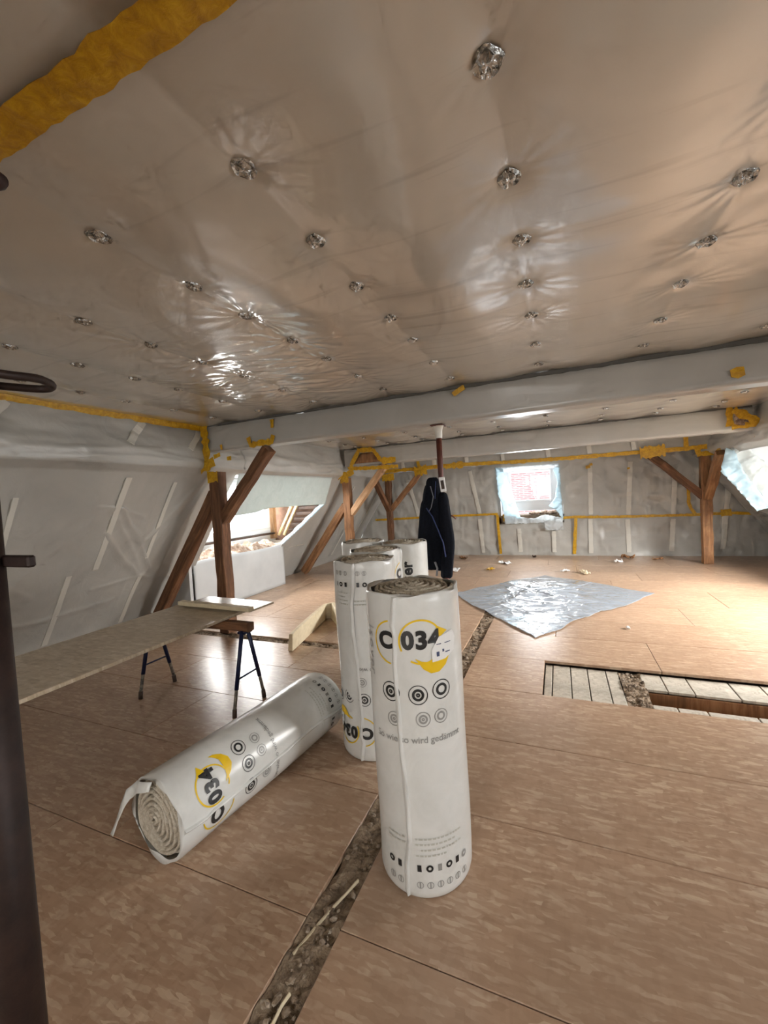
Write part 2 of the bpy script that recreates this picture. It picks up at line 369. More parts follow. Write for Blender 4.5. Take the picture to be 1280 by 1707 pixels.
# right of the trench, with one panel row open at the hole
field(GX1, 4.05, [-4.35, -3.43, -2.77, -2.10, -1.44, -.775, -.11, .555, 1.22, 1.905, 2.55, 3.225], [2.9, 2.6, 3.1, 2.75])
panel(GX1, -.17, 3.225, 3.885); panel(2.15, 4.05, 3.225, 3.885)
field(GX1, 4.05, [3.885, 4.545, 5.2, 5.86, 6.0], [1.5, .7, 2.05])
field(-5.45, 4.05, [6.0, 6.78, 7.44, 8.1, 8.76, 9.42, 10.15], [1.1, 2.05, .45, 1.6])

def rubble_bed(name, x0, x1, y0, y1, z, label, density=900):
    nx, ny = max(4, int((x1-x0)/.02)), max(4, int((y1-y0)/.02))
    X, Y = np.meshgrid(np.linspace(x0, x1, nx), np.linspace(y0, y1, ny), indexing='ij')
    Z = np.minimum(z+fbm(X, Y, 7, 2)*.03+fbm(X, Y, 31, 5)*.02, -.002)
    bm = bmesh.new(); vs = [[bm.verts.new((X[i, j], Y[i, j], Z[i, j])) for j in range(ny)] for i in range(nx)]
    for i in range(nx-1):
        for j in range(ny-1): bm.faces.new((vs[i][j], vs[i+1][j], vs[i+1][j+1], vs[i][j+1]))
    nst = int((x1-x0)*(y1-y0)*density)
    for k in range(nst):
        cx, cy = random.uniform(x0+.015, x1-.015), random.uniform(y0+.01, y1-.01)
        s = random.choice((.004, .005, .006, .007, .009, .015)); h = z+float(fbm(cx, cy, 7, 2))*.03
        q = bmesh.ops.create_icosphere(bm, subdivisions=1, radius=1)['verts']
        e = (s*random.uniform(.7, 1.5), s*random.uniform(.7, 1.5), s*random.uniform(.5, 1)); R = Matrix.Rotation(random.uniform(0, 6), 3, 'Z')
        for v in q:
            c = Vector((v.co.x*e[0], v.co.y*e[1], v.co.z*e[2]))*random.uniform(.8, 1.2); c = R @ c; v.co = c+Vector((cx, cy, min(h+s*.3, -.004)))
            v.co.x = min(max(v.co.x, x0+.003), x1-.003); v.co.y = min(max(v.co.y, y0+.003), y1-.003)
    for f in bm.faces[(nx-1)*(ny-1):]: f.material_index = 1 if random.random() < .55 else 0
    me = bm_mesh(name, bm); me.materials.append(MATS['rubble']); me.materials.append(MATS['rubble_stone'])
    return tag(link(name, me), label, 'rubble', kind='stuff')
rubble_bed('rubble_fill', GX0+.002, GX1-.002, -.4, 6.0, -.014, 'crumbly brown rubble filling the long narrow slot between the floor boards')
rubble_bed('rubble_fill', -5.2, GX0-.002, GY0+.002, GY1-.002, -.016, 'rubble filling the cross slot running below the left timber post', 500)
# splinters lying in the trench
for i, (a, b) in enumerate((((-.905, 1.10, -.012), (-.812, 1.42, -.006)), ((-.86, .82, -.02), (-.845, 1.0, -.008)))):
    o = timber('wood_splinter', a, b, .010, .006, 'fibreboard', jit=.002, n=5, bev=.001)
    tag(o, ['long pale wood splinter lying in the rubble slot', 'short pale wood splinter in the slot nearest the bottom edge'][i], 'splinter')
# open hole: old boards below
def old_board(x0, x1, y0, y1, z):
    o = link('old_floorboard', bm_mesh('old_floorboard', box_bm(-(x1-x0)/2+.004, (x1-x0)/2-.004, -(y1-y0)/2, (y1-y0)/2, -.02, 0, .003)), 'wood_grey', floor)
    o.location = ((x0+x1)/2, (y0+y1)/2, z+random.uniform(-.002, .002))
xs = [-.168, -.105, .035, .165, .305, .40]
for a, b in zip(xs[:-1], xs[1:]): old_board(a, b, 3.23, 3.88, -.036)
xs = [.55, .70, .87, 1.14, 1.33, 1.52, 1.72, 1.93, 2.14]
for a, b in zip(xs[:-1], xs[1:]):
    old_board(a, b, 3.60, 3.88, -.036); old_board(a, b, 3.23, 3.345, -.03)
box('joist', .43, 2.15, 3.585, 3.60, -.21, -.058, 'wood_brown', floor, .004)
box('joist', .43, 2.15, 3.345, 3.36, -.21, -.052, 'wood_brown', floor, .004)
rubble_bed('rubble_fill', .40, .56, 3.23, 3.88, -.04, 'heap of dark debris between the bared old boards in the floor hole', 2200)

# ================================================================== structure: ceiling foil
FX = [-3.5, -2.86, -2.18, -1.45, -.81, -.105, .60, 1.30, 2.0]
FY1 = [.18, .60, 1.0, 1.39, 1.755, 2.14, 2.53, 3.03, 3.53]
FY2 = [4.35, 4.95, 5.5, 6.05, 6.6, 7.0]
def ceiling_z(X, Y, fys, hot=True):
    Z = np.full_like(X, ZC)
    xs = np.array(FX+[2.62, -3.98]); xs.sort()
    # pillow between the lath lines
    for a, b in zip(xs[:-1], xs[1:]):
        s = np.clip((X-a)/(b-a), 0, 1); Z -= np.where((X >= a) & (X < b), .020*np.sin(pi*s)**1.3, 0)
    Z += fbm(X, Y, 1.6, 3, 3)*.016
    for i, fx in enumerate(FX):
        line = np.exp(-np.abs(X-fx)/.025)
        Z += line*(.0015+.006*vnoise(Y, Y*0, 7, i))
    for i, fx in enumerate(FX):
        for j, fy in enumerate(fys):
            dx, dy = X-fx, Y-fy; m = (np.abs(dx) < .42) & (np.abs(dy) < .42)
            r = np.hypot(dx[m], dy[m]); ph = np.arctan2(dy[m], dx[m])
            near = (-2.5 < fx < -1.2) and fy > 1.6
            amp = .0050 if near else .0016
            k = 11+((i*5+j*3) % 5)
            w = np.sin(k*ph+i*2.1+j*1.3+1.8*np.sin(2*ph+j))*np.exp(-r/(.16 if near else .10))*np.clip(r/.03, 0, 1)*amp
            Z[m] += .010*np.exp(-(r/.055)**2)+w
    if hot:   # loosely stretched, strongly crumpled corner by the left dormer
        g = np.exp(-(((X+2.05)/.75)**2+((Y-2.75)/.75)**2))
        Z += g*(.014*(ridged(X*1.2+Y*1.9, Y*4.2-X*2.2, 2.6, 1)-.5)+.006*(ridged(X*1.5+Y*2, Y*8-X*3, 3.0, 4)-.5))
    Z += np.exp(-(np.abs(X-FX[3+1])/.06))*.004*(ridged(X*3, Y, 9, 2)-.5)
    return Z
def ceil_part(name, x0, x1, y0, y1, fys, res, parent=None, hot=True):
    X, Y = np.meshgrid(np.linspace(x0, x1, int((x1-x0)/res)), np.linspace(y0, y1, int((y1-y0)/res)), indexing='ij')
    P = np.stack([X, Y, ceiling_z(X, Y, fys, hot)], -1)[:, ::-1]
    return grid(name, P, 'foil_ceiling', parent)
ceiling = ceil_part('ceiling', -4.02, 2.62, .05, 3.80, FY1, .0125)
tag(ceiling, 'glossy translucent foil stretched below the ceiling boards', kind='structure')
ceil_part('ceiling_foil', -4.02, 2.62, 3.80, 9.06, FY2, .03, ceiling, False)
ceil_part('ceiling_foil', -4.02, 2.62, Y0, .06, [-.3, -.9, -1.5, -2.1, -2.7, -3.3], .05, ceiling, False)
# washers
def washer_mesh():
    bm = bmesh.new(); n = 16; rr = (.004, .013, .023, .032, .036); rings = []
    for k, R in enumerate(rr):
        ring = []
        for i in range(n):
            a = 2*pi*i/n; q = R*(1+(.10*cos(4*a) if k > 2 else 0)+random.uniform(-.05, .05))
            z = (-.010, -.012, -.006, -.011, -.002)[k]+(.004*cos(4*a+.3) if 0 < k < 4 else 0)+random.uniform(-.0015, .0015)
            ring.append(bm.verts.new((q*cos(a), q*sin(a)*1.12, z)))
        rings.append(ring)
    for k in range(len(rr)-1):
        for i in range(n): bm.faces.new((rings[k][i], rings[k+1][i], rings[k+1][(i+1)%n], rings[k][(i+1)%n]))
    bm.faces.new(rings[0]); bm.faces.new([bm.verts.new((v.co.x, v.co.y, .004)) for v in rings[-1]][::-1])
    bmesh.ops.recalc_face_normals(bm, faces=bm.faces)
    me = bm_mesh('ceiling_washer', bm); me.materials.append(MATS['silver_foil']); return me
WM = [washer_mesh() for _ in range(4)]
def washer(x, y, z):
    o = bpy.data.objects.new('ceiling_washer', random.choice(WM)); COL.objects.link(o); o.parent = ceiling
    o.location = (x, y, z); o.rotation_euler = (random.uniform(-.06, .06), random.uniform(-.06, .06), random.uniform(-.5, .5))
for fx in FX:
    for fy in FY1[2:]:
        x, y = fx+random.uniform(-.01, .01), fy+random.uniform(-.012, .012)
        washer(x, y, float(ceiling_z(np.array([[x]]), np.array([[y]]), FY1)[0, 0])-.002)
    for fy in FY2:
        washer(fx+random.uniform(-.02, .02), fy+random.uniform(-.03, .03), ZC-.005)
# overlap of two foil sheets, taped
ribbon('yellow_tape', [(-3.9, .625, ZC-.022), (-2.4, .622, ZC-.024), (-1.45, .618, ZC-.024), (-.9, .614, ZC-.026), (-.3, .608, ZC-.028), (.4, .60, ZC-.03)], .080, (0, 0, -1), 'tape', ceiling, .012, .06, .03)

# ================================================================== structure: left wall (purlin + roof slope)
FOLDS = [(((2.82, 1.57), (3.12, 1.23), (3.50, .73)), .035, .035), (((2.92, 1.57), (3.27, 1.17), (3.53, .83)), .040, .03), (((2.84, 1.32), (3.15, .98), (3.44, .73)), .03, .03),
    (((2.98, 1.42), (3.22, 1.12), (3.46, .78)), -.025, .03), (((3.93, 1.88), (3.76, 1.3), (3.68, .78)), .028, .03), (((3.99, 1.66), (3.96, 1.28), (4.02, .8)), .025, .028), (((3.87, 1.92), (3.55, 1.46), (3.35, 1.2)), .028, .03),
    (((3.90, 1.90), (3.64, 1.38), (3.50, 1.0)), -.02, .035), (((2.67, 1.60), (2.88, 1.59), (3.2, 1.47)), .018, .02), (((2.89, .69), (3.36, .73), (4.0, .63)), .018, .022), (((1.2, 2.16), (2.2, 2.12), (2.9, 2.17), (3.7, 2.08)), .016, .022), (((2.4, 2.06), (3.0, 2.10), (3.75, 2.05)), .014, .016), (((1.5, .6), (2.4, .45), (3.2, .5)), .02, .03), (((.8, 1.5), (1.6, 1.2), (2.3, .75)), .022, .035), (((7.6, 1.8), (8.2, 1.2), (8.6, .4)), .02, .03), (((7.5, 1.6), (7.8, 1.0), (8.0, .3)), .02, .03), (((8.9, 1.7), (8.6, 1.0), (8.5, .4)), .018, .03)]
def slope_d(Y, z):
    Y, z = np.asarray(Y, float), np.asarray(z, float)
    low = np.clip((1.95-z)/.25, 0, 1)*np.clip(z/.2, 0, 1); s = (1.95-z)*1.25
    d = low*(-.030*np.abs(np.sin(pi*(Y-2.62)/.66))**.7+fbm(Y, s, 1.2, 6, 3)*.05)
    d = d+low*(.030*(ridged(Y*1.6-s*1.4, s*.8+Y*.5, 1.3, 3)-.5)*np.clip(vnoise(Y, s, .9, 8)+.5, 0, 1)+.010*(ridged(Y*3+s*2.2, s*.7-Y*.3, 2.4, 11)-.5))
    up = np.clip((z-1.9)/.1, 0, 1)
    d = d+up*(fbm(Y, z*3, 2.2, 9, 4)*.035+.014*(ridged(Y*.9+z*2, z*7-Y*.5, 2.2, 1)-.5))
    for pts, a_, w_ in FOLDS:
        best = np.full(np.broadcast(Y, z).shape, 9.0)
        for (y0, z0), (y1, z1) in zip(pts[:-1], pts[1:]):
            vy, vz = y1-y0, z1-z0; t_ = np.clip(((Y-y0)*vy+(z-z0)*vz)/(vy*vy+vz*vz), 0, 1)
            best = np.minimum(best, np.hypot(Y-y0-t_*vy, z-z0-t_*vz))
        d = d+a_*np.exp(-(best/w_)**2)
    return d
def slope_wall(name, side):
    prof = [(-3.97, 2.535), (-3.94, 2.38), (-3.91, 2.26), (-3.88, 2.19), (-3.865, 2.10), (-3.87, 2.01), (-3.91, 1.985), (-3.97, 1.945), (-4.4, 1.30), (-4.85, .655), (-5.30, .0), (-5.34, -.03)]
    seg = [6, 6, 5, 5, 5, 4, 4, 44, 44, 44, 3]
    us = []
    for (a, b), k in zip(zip(prof[:-1], prof[1:]), seg):
        us += [(a[0]+(b[0]-a[0])*i/k, a[1]+(b[1]-a[1])*i/k) for i in range(k)]
    us.append(prof[-1]); us = np.array(us)
    ys = np.concatenate([np.arange(Y0, .8, .05), np.arange(.8, 4.4, .016), np.arange(4.4, 10.06, .03)])
    U = np.repeat(us[:, None, :], len(ys), 1); Y = np.repeat(ys[None], len(us), 0)
    z = U[..., 1]
    nx, nz = .8, .55
    d = slope_d(Y, z)
    X = U[..., 0]+d*nx; Z = z+d*nz*.6
    X = np.where(z > 2.5, U[..., 0], X); Z = np.where(z > 2.5, z, Z); 
    cu = .25*(us[:-1, 1]+us[1:, 1])*2; cy = .5*(ys[:-1]+ys[1:])
    CZ, CY = np.meshgrid(cu, cy, indexing='ij')
    if side < 0:
        hi = np.interp(CZ, [.60, .78, 1.46, 1.94], [6.30, 6.33, 7.08, 6.78])
        hole = (CZ < 1.94) & (CZ > .60) & (CY > 4.33) & (CY < hi)
    else:
        X = (-.70)*2-X
        hole = (CZ < 1.93) & (CZ > .85) & (((CY > 4.2) & (CY < 8.05)) | ((CY > -1.0) & (CY < 1.4)))  # second opening, beside the viewpoint, is unseen and added for its light
    P = np.stack([X, Y, Z], -1)
    if side > 0: P = P[:, ::-1]; hole = hole[:, ::-1]
    return grid(name, P, 'foil_wall', None, ~hole)
wall_left = slope_wall('wall_left', -1); tag(wall_left, 'grey foil lining the left roof slope and purlin', kind='structure')
wall_right = slope_wall('wall_right', 1); tag(wall_right, 'grey foil lining the right roof slope and purlin', kind='structure')
def sl(y, z, side=-1, lift=0.0):   # point on the slope foil
    x = -3.95-(1.95-z)*(1.35/1.95)
    d_ = float(slope_d(y, z)); p = Vector((x+d_*.8, y, z+d_*.33))+Vector((.82, 0, .57))*lift
    if side > 0: p.x = -1.4-p.x
    return p
def strip_pts(y, a, b, n=24):
    ds = np.array([float(slope_d(y, a+(b-a)*i/n)) for i in range(n+1)]); k = 9; pad = np.pad(ds, k//2, mode='edge'); sm = np.convolve(pad, np.ones(k)/k, 'valid')
    out = []
    for i in range(n+1):
        z = a+(b-a)*i/n; out.append(Vector((-3.95-(1.95-z)*(1.35/1.95)+sm[i]*.8, y, z+sm[i]*.33)))
    return out
# rafters pressing through the foil as paler strips
SN = Vector((.82, 0, .57))
for y, a, b, w in ((2.86, 1.88, .93, .062), (2.60, .90, .14, .055), (3.43, 1.84, .95, .048), (3.44, .72, .14, .055), (1.95, 1.7, .3, .04), (1.2, 1.7, .3, .04), (8.0, 1.8, .2, .045), (8.75, 1.8, .2, .045), (9.45, 1.8, .2, .045)):
    ribbon('batten_strip', strip_pts(y, a, b), w, SN, 'foil_strip', wall_left, .014, .05, .06, .03, .001)
for y in (1.86, 3.02, 3.75):
    ribbon('batten_strip', [Vector((float(np.interp(2.46-.03*i, [2.10, 2.19, 2.26, 2.38, 2.5], [-3.865, -3.88, -3.91, -3.94, -3.965]))+float(slope_d(y-.025*i, 2.46-.03*i))*.8, y-.025*i, 2.46-.03*i)) for i in range(9)], .070, (.94, 0, .3), 'foil_strip', wall_left, .012, .06, .05, .02, .002)
ribbon('yellow_tape', [(-3.955, -1, 2.50), (-3.95, 1.2, 2.50), (-3.95, 2.1, 2.505), (-3.955, 2.8, 2.50), (-3.935, 3.3, 2.495), (-3.93, 3.76, 2.49)], .072, (.96, 0, -.28), 'tape', wall_left, .02, .12, .05)

# ================================================================== structure: far gable, step of the third beam, back wall
gx = np.arange(-5.5, 4.12, .03); gz = np.arange(-.04, 2.17, .03)
X, Z = np.meshgrid(gx, gz, indexing='ij')
def gable_d(X, Z):
    D = fbm(X, Z, 1.1, 12, 3)*.05+.036*(ridged(X*1.3+Z*.9, Z*1.9-X*.5, 1.8, 6)-.5)+.016*(ridged(X*3, Z*1.5, 3.2, 9)-.5)
    return D-.016*np.abs(np.sin(pi*(X-.6)/.745))
D = gable_d(X, Z)
WX0, WX1, WZ0, WZ1 = -1.27, .02, .80, 2.05
cX, cZ = np.meshgrid(.5*(gx[:-1]+gx[1:]), .5*(gz[:-1]+gz[1:]), indexing='ij')
hole = (cX > WX0) & (cX < WX1) & (cZ > WZ0) & (cZ < WZ1)
wall_front = grid('wall_front', np.stack([X, YG-D, Z], -1)[:, ::1], 'foil_wall', None, ~hole)
tag(wall_front, 'grey foil lining the far gable wall around its window', kind='structure')
# studs showing through
for a, b in (((-1.95, 2.04), (-1.76, .97)), ((-1.77, .87), (-1.72, .06)), ((-3.54, 1.93), (-3.30, .99)), ((-3.3, .9), (-3.28, .1)), ((-2.62, 1.9), (-2.56, 1.0)), ((.64, 1.96), (.626, .90)), ((.61, .80), (.60, .06)), ((1.40, 1.98), (1.33, .87)), ((1.315, .77), (1.317, .08)), ((2.17, 1.7), (2.12, .86)), ((2.12, .76), (2.07, .1)), ((3.04, 1.5), (2.92, .14)), ((-.88, .62), (-.865, .08)), ((-.135, .55), (-.14, .08))):
    pts = []
    for i in range(15):
        x, z = a[0]+(b[0]-a[0])*i/14, a[1]+(b[1]-a[1])*i/14; pts.append((x, YG-float(gable_d(x, z)), z))
    ribbon('batten_strip', pts, .085, (0, -1, 0), 'foil_strip', wall_front, .012, .08, .12, .03, .002)
GT = dict(normal=(0, -1, 0), m='tape', parent=wall_front)
ribbon('yellow_tape', [(-4.5, YG, .935), (-3.9, YG, .945), (-3.27, YG, .956), (-2.4, YG, .975), (-1.34, YG, .98)], .05, lift=.03, **GT)
ribbon('yellow_tape', [(-1.35, YG, .96), (-1.335, YG, .5), (-1.31, YG, .04)], .065, lift=.03, **GT)
ribbon('yellow_tape', [(-1.20, YG, .97), (-1.195, YG, .80)], .055, lift=.034, **GT)
ribbon('yellow_tape', [(.06, YG, .845), (.35, YG, .86), (.9, YG, .84), (1.36, YG, .835), (2.0, YG, .832), (2.5, YG, .83), (3.05, YG, .845), (3.63, YG, .81)], .055, lift=.03, **GT)
ribbon('yellow_tape', [(.328, YG, .83), (.30, YG, .5), (.27, YG, .04)], .068, lift=.03, **GT)
ribbon('yellow_tape', [(2.39, YG, 1.45), (2.38, YG, 1.1), (2.42, YG, .95), (2.49, YG, .84)], .06, lift=.03, **GT)
for p in (((.60, 1.93), .09), ((.66, 1.98), .06), ((1.36, 1.84), .05), ((2.98, .85), .17)):
    (x, z), w = p
    ribbon('yellow_tape', [(x-w/2, YG, z), (x+w/2, YG, z+.01)], w*.8, lift=.036, **GT)
# step: the gable beam wrapped in foil in front of the wall
ux = np.arange(-4.05, 2.65, .03); prof = [(9.06, 2.56), (9.055, 2.34), (9.05, 2.13), (9.09, 2.10), (9.6, 2.13), (10.02, 2.15)]
pv = []
for (a, b), k in zip(zip(prof[:-1], prof[1:]), (8, 8, 2, 12, 10)): pv += [(a[0]+(b[0]-a[0])*i/k, a[1]+(b[1]-a[1])*i/k) for i in range(k)]
pv.append(prof[-1]); pv = np.array(pv)
Xs = np.repeat(ux[:, None], len(pv), 1); Ys = np.repeat(pv[None, :, 0], len(ux), 0); Zs = np.repeat(pv[None, :, 1], len(ux), 0)
nn = fbm(Xs, Zs*2+Ys, 1.8, 21, 3)*.03; Ys = Ys-nn*.6; Zs = Zs+nn*.3
trim = grid('trim_1', np.stack([Xs, Ys, Zs], -1)[::-1], 'foil_wall'); tag(trim, 'foil wrapped beam casing above the far gable wall', kind='structure')
for x in (-3.3, -2.55, -1.81, -1.05, -.16, .585, 1.335):
    ribbon('batten_strip', [(x-.03, 9.05, 2.46), (x, 9.05, 2.16)], .075, (0, -1, 0), 'foil_strip', trim, .02, .15, .06, .02)
TT = dict(normal=(0, -1, 0), m='tape', parent=trim)
ribbon('yellow_tape', [(-3.9, 9.05, 2.135), (-3.04, 9.05, 2.136), (-2.06, 9.05, 2.155), (-1.3, 9.05, 2.13), (-.68, 9.05, 2.11), (.34, 9.05, 2.10), (1.46, 9.05, 2.10), (2.1, 9.05, 2.10), (2.45, 9.05, 2.11)], .075, lift=.025, jag=.25, **TT)
ribbon('yellow_tape', [(2.14, 9.05, 2.40), (2.14, 9.05, 2.13)], .075, lift=.03, **TT)
ribbon('yellow_tape', [(-2.95, 9.05, 2.38), (-2.9, 9.05, 2.14)], .07, lift=.03, **TT)
ribbon('yellow_tape', [(-2.3, 9.05, 2.13), (-1.9, 9.05, 2.15)], .13, lift=.03, jag=.35, **TT)
# back wall behind the viewpoint, with an unseen opening added to let light in
gx = np.arange(-5.5, 4.12, .08); gz = np.arange(-.04, 2.62, .08); X, Z = np.meshgrid(gx, gz, indexing='ij')
D = fbm(X, Z, 1.1, 30, 3)*.05
cX, cZ = np.meshgrid(.5*(gx[:-1]+gx[1:]), .5*(gz[:-1]+gz[1:]), indexing='ij')
hole = (np.abs(cX+.7) < 1.0) & (np.abs(cZ-1.5) < .7)
wall_back = grid('wall_back', np.stack([X, Y0+D, Z], -1)[::-1], 'foil_wall', None, ~hole[::-1]); tag(wall_back, 'grey foil on the near gable', kind='structure')

# ------------------------------------------------------------------ gable window
win = empty('window_1', (-.6, 10.42, 1.35)); tag(win, 'white framed window in the far gable wall', kind='structure')
def wbox(nm, x0, x1, y0, y1, z0, z1, m, par=win, bev=.004):
    o = box(nm, x0+.6, x1+.6, y0-10.42, y1-10.42, z0-1.35, z1-1.35, m, par, bev); return o
wbox('window_frame', -1.30, -1.10, 10.38, 10.46, 1.02, 2.1, 'white_pvc'); wbox('window_frame', -.13, .05, 10.38, 10.46, 1.02, 2.1, 'white_pvc')
wbox('window_frame', -1.1, -.13, 10.38, 10.46, 1.02, 1.22, 'white_pvc'); wbox('window_frame', -1.1, -.13, 10.38, 10.46, 1.98, 2.1, 'white_pvc')
wbox('window_sash', -1.10, -1.055, 10.36, 10.40, 1.22, 1.98, 'white_pvc'); wbox('window_sash', -.175, -.13, 10.36, 10.40, 1.22, 1.98, 'white_pvc')
wbox('window_sash', -1.055, -.175, 10.36, 10.40, 1.22, 1.27, 'white_pvc'); wbox('window_sash', -1.055, -.175, 10.36, 10.40, 1.94, 1.98, 'white_pvc')
wbox('pane', -1.06, -.17, 10.40, 10.406, 1.25, 1.96, 'pane', bev=0)
# niche around the window
nic = empty('trim_2', (-.6, 10.2, .8)); tag(nic, 'reveal around the gable window', kind='structure')
def nbox(nm, x0, x1, y0, y1, z0, z1, m): return box(nm, x0+.6, x1+.6, y0-10.2, y1-10.2, z0-.8, z1-.8, m, nic)
nbox('reveal', -1.34, -1.27, 10.03, 10.5, .75, 2.15, 'white_board'); nbox('reveal', .02, .09, 10.03, 10.5, .75, 2.15, 'white_board')
nbox('reveal', -1.34, .09, 10.03, 10.5, 2.08, 2.15, 'white_board'); nbox('sill', -1.34, .09, 10.03, 10.5, .74, .93, 'plaster_dark')
# torn foil flaps around the window
def flap(name, pts, m, label, seed, amp=.02, levels=4):
    o = patch(name, pts, m, None, levels, amp, .0015, seed, 6, .008); tag(o, label, 'foil flap'); return o
flap('foil_flap', [(-1.34, 9.93, 2.07), (-1.18, 9.92, 2.04), (-1.02, 9.97, 1.62), (-.93, 10.0, 1.22), (-.82, 9.98, .86), (-1.17, 9.93, .76), (-1.22, 9.92, 1.2), (-1.30, 9.93, 1.42)], 'foil_blue', 'torn white foil hanging down the left side of the far window', 1)
flap('foil_flap', [(.03, 9.93, 2.04), (-.10, 9.95, 1.93), (-.02, 9.97, 1.66), (-.08, 10.0, 1.32), (-.22, 9.98, 1.13), (-.06, 9.95, 1.02), (.07, 9.93, .80), (.05, 9.92, 1.3)], 'foil_blue', 'torn white foil hanging down the right side of the far window', 2)
flap('foil_flap', [(-1.32, 9.92, 2.06), (.03, 9.92, 2.04), (.03, 9.93, 1.96), (-.5, 9.95, 1.975), (-1.2, 9.94, 1.94)], 'foil_white', 'white foil strip taped across the top of the far window', 3)
flap('foil_flap', [(-1.19, 9.93, .95), (-.86, 9.97, .89), (-.55, 9.97, .85), (-.3, 9.97, .93), (.02, 9.95, .86), (.06, 9.92, .80), (-.35, 9.92, .75), (-1.18, 9.92, .74)], 'foil_white', 'white foil folded over the sill of the far window', 4)
flap('foil_flap', [(-.32, 9.91, .80), (.06, 9.90, .83), (.06, 9.905, .58), (-.31, 9.905, .58)], 'foil_white', 'square white foil patch below the right corner of the far window', 5, .006)
# insulation stuffed on the sill
bm = bmesh.new()
for k in range(26):
    q = bmesh.ops.create_icosphere(bm, subdivisions=2, radius=1)['verts']; c = Vector((random.uniform(-.62, -.03), random.uniform(10.1, 10.3), random.uniform(.95, .99))); e = Vector((random.uniform(.05, .1), .06, random.uniform(.025, .05)))
    for v in q: v.co = c+Vector((v.co.x*e.x, v.co.y*e.y, v.co.z*e.z))*(1+random.uniform(-.15, .15))
tag(link('insulation_scrap', bm_mesh('insulation_scrap', bm), 'fluff'), 'clump of cream insulation on the sill of the far window', 'insulation')
# brick building across the street
bld = empty('brick_building', (-.6, 15.0, -3)); tag(bld, 'pale pink brick house seen through the far window', 'building')
box('wall', -7, 6, 0, .4, 0, 9, 'brick_far', bld)
box('window_frame', 2.05, 2.9, -.04, .02, 5.0, 6.4, 'white_pvc', bld); box('pane', 2.15, 2.8, -.06, -.03, 5.1, 6.3, 'dark_gap', bld)

# ================================================================== wrapped beams
def wrapped_beam(label, y0, y1, x0, x1, z0, seed, gap):
    root = empty('wrapped_beam', ((x0+x1)/2, (y0+y1)/2, z0)); tag(root, label, 'beam')
    ux = np.arange(x0, x1+.001, .025); pr = [(y0+.012, 2.487), (y0+.002, 2.44), (y0, z0+.02), (y0+.018, z0), (y1-.018, z0), (y1, z0+.02), (y1-.004, 2.50)]
    pv = []
    for (a, b), k in zip(zip(pr[:-1], pr[1:]), (2, 10, 2, 8, 2, 8)): pv += [(a[0]+(b[0]-a[0])*i/k, a[1]+(b[1]-a[1])*i/k) for i in range(k)]
    pv.append(pr[-1]); pv = np.array(pv)
    X = np.repeat(ux[:, None], len(pv), 1); Y = np.repeat(pv[None, :, 0], len(ux), 0); Z = np.repeat(pv[None, :, 1], len(ux), 0)
    s = np.repeat(np.linspace(0, .9, len(pv))[None], len(ux), 0)
    n = fbm(X, s, 1.6, seed, 3)*.016+.005*(ridged(X*1.1+s*3, s*5-X*.7, 1.5, seed)-.5)
    Y = Y-n*np.where(s < .5, 1, -1)*.7; Z = Z+n*.35*(Z < 2.45)
    P = np.stack([X-(x0+x1)/2, Y-(y0+y1)/2, Z-z0], -1)[::-1]
    grid('foil_wrap', P, 'foil_beam', root)
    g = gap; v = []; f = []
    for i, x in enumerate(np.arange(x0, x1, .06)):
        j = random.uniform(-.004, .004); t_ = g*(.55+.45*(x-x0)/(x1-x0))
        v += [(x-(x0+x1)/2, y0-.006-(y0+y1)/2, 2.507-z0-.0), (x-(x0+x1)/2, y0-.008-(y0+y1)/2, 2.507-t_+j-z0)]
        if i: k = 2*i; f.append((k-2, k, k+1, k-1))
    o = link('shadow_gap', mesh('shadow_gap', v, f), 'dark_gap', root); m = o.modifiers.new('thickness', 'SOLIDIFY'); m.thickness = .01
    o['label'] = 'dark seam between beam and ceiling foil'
    return root, Vector(root.location)
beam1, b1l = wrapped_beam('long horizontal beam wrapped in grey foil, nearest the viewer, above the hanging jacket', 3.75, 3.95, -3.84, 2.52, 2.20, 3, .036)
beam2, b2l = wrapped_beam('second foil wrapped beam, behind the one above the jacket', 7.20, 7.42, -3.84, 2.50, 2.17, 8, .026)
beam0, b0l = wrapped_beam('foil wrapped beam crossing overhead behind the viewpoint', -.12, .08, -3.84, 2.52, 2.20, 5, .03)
def on(root_loc, pts): return [Vector(p)-root_loc for p in pts]
def btape(root, rl, pts, w, n=(0, -1, 0), lift=.012, jag=.25): return ribbon('yellow_tape', on(rl, pts), w, n, 'tape', root, lift, jag, .04)
# tape at the left end of beam one
btape(beam1, b1l, [(-3.86, 3.74, 2.50), (-3.84, 3.74, 2.36), (-3.835, 3.735, 2.2), (-3.84, 3.735, 2.08), (-3.83, 3.735, 1.97)], .11, jag=.35)
btape(beam1, b1l, [(-3.92, 3.73, 2.03), (-3.80, 3.73, 2.04), (-3.70, 3.735, 2.07)], .15, lift=.03, jag=.35)
btape(beam1, b1l, [(-3.72, 3.735, 2.13), (-3.62, 3.735, 2.15)], .06, jag=.3); btape(beam1, b1l, [(-3.60, 3.74, 2.26), (-3.60, 3.74, 2.20)], .03); btape(beam1, b1l, [(-3.52, 3.735, 2.09), (-3.46, 3.735, 2.09)], .05)
btape(beam1, b1l, [(-2.86, 3.74, 2.46), (-2.86, 3.74, 2.37)], .045); btape(beam1, b1l, [(-3.20, 3.74, 2.30), (-3.17, 3.74, 2.21), (-3.0, 3.74, 2.225), (-2.88, 3.74, 2.22), (-2.85, 3.74, 2.29)], .07, jag=.4)
btape(beam1, b1l, [(-.80, 3.74, 2.48), (-.78, 3.74, 2.44)], .09, jag=.4); btape(beam1, b1l, [(1.16, 3.74, 2.28), (1.24, 3.74, 2.29)], .07, jag=.4)
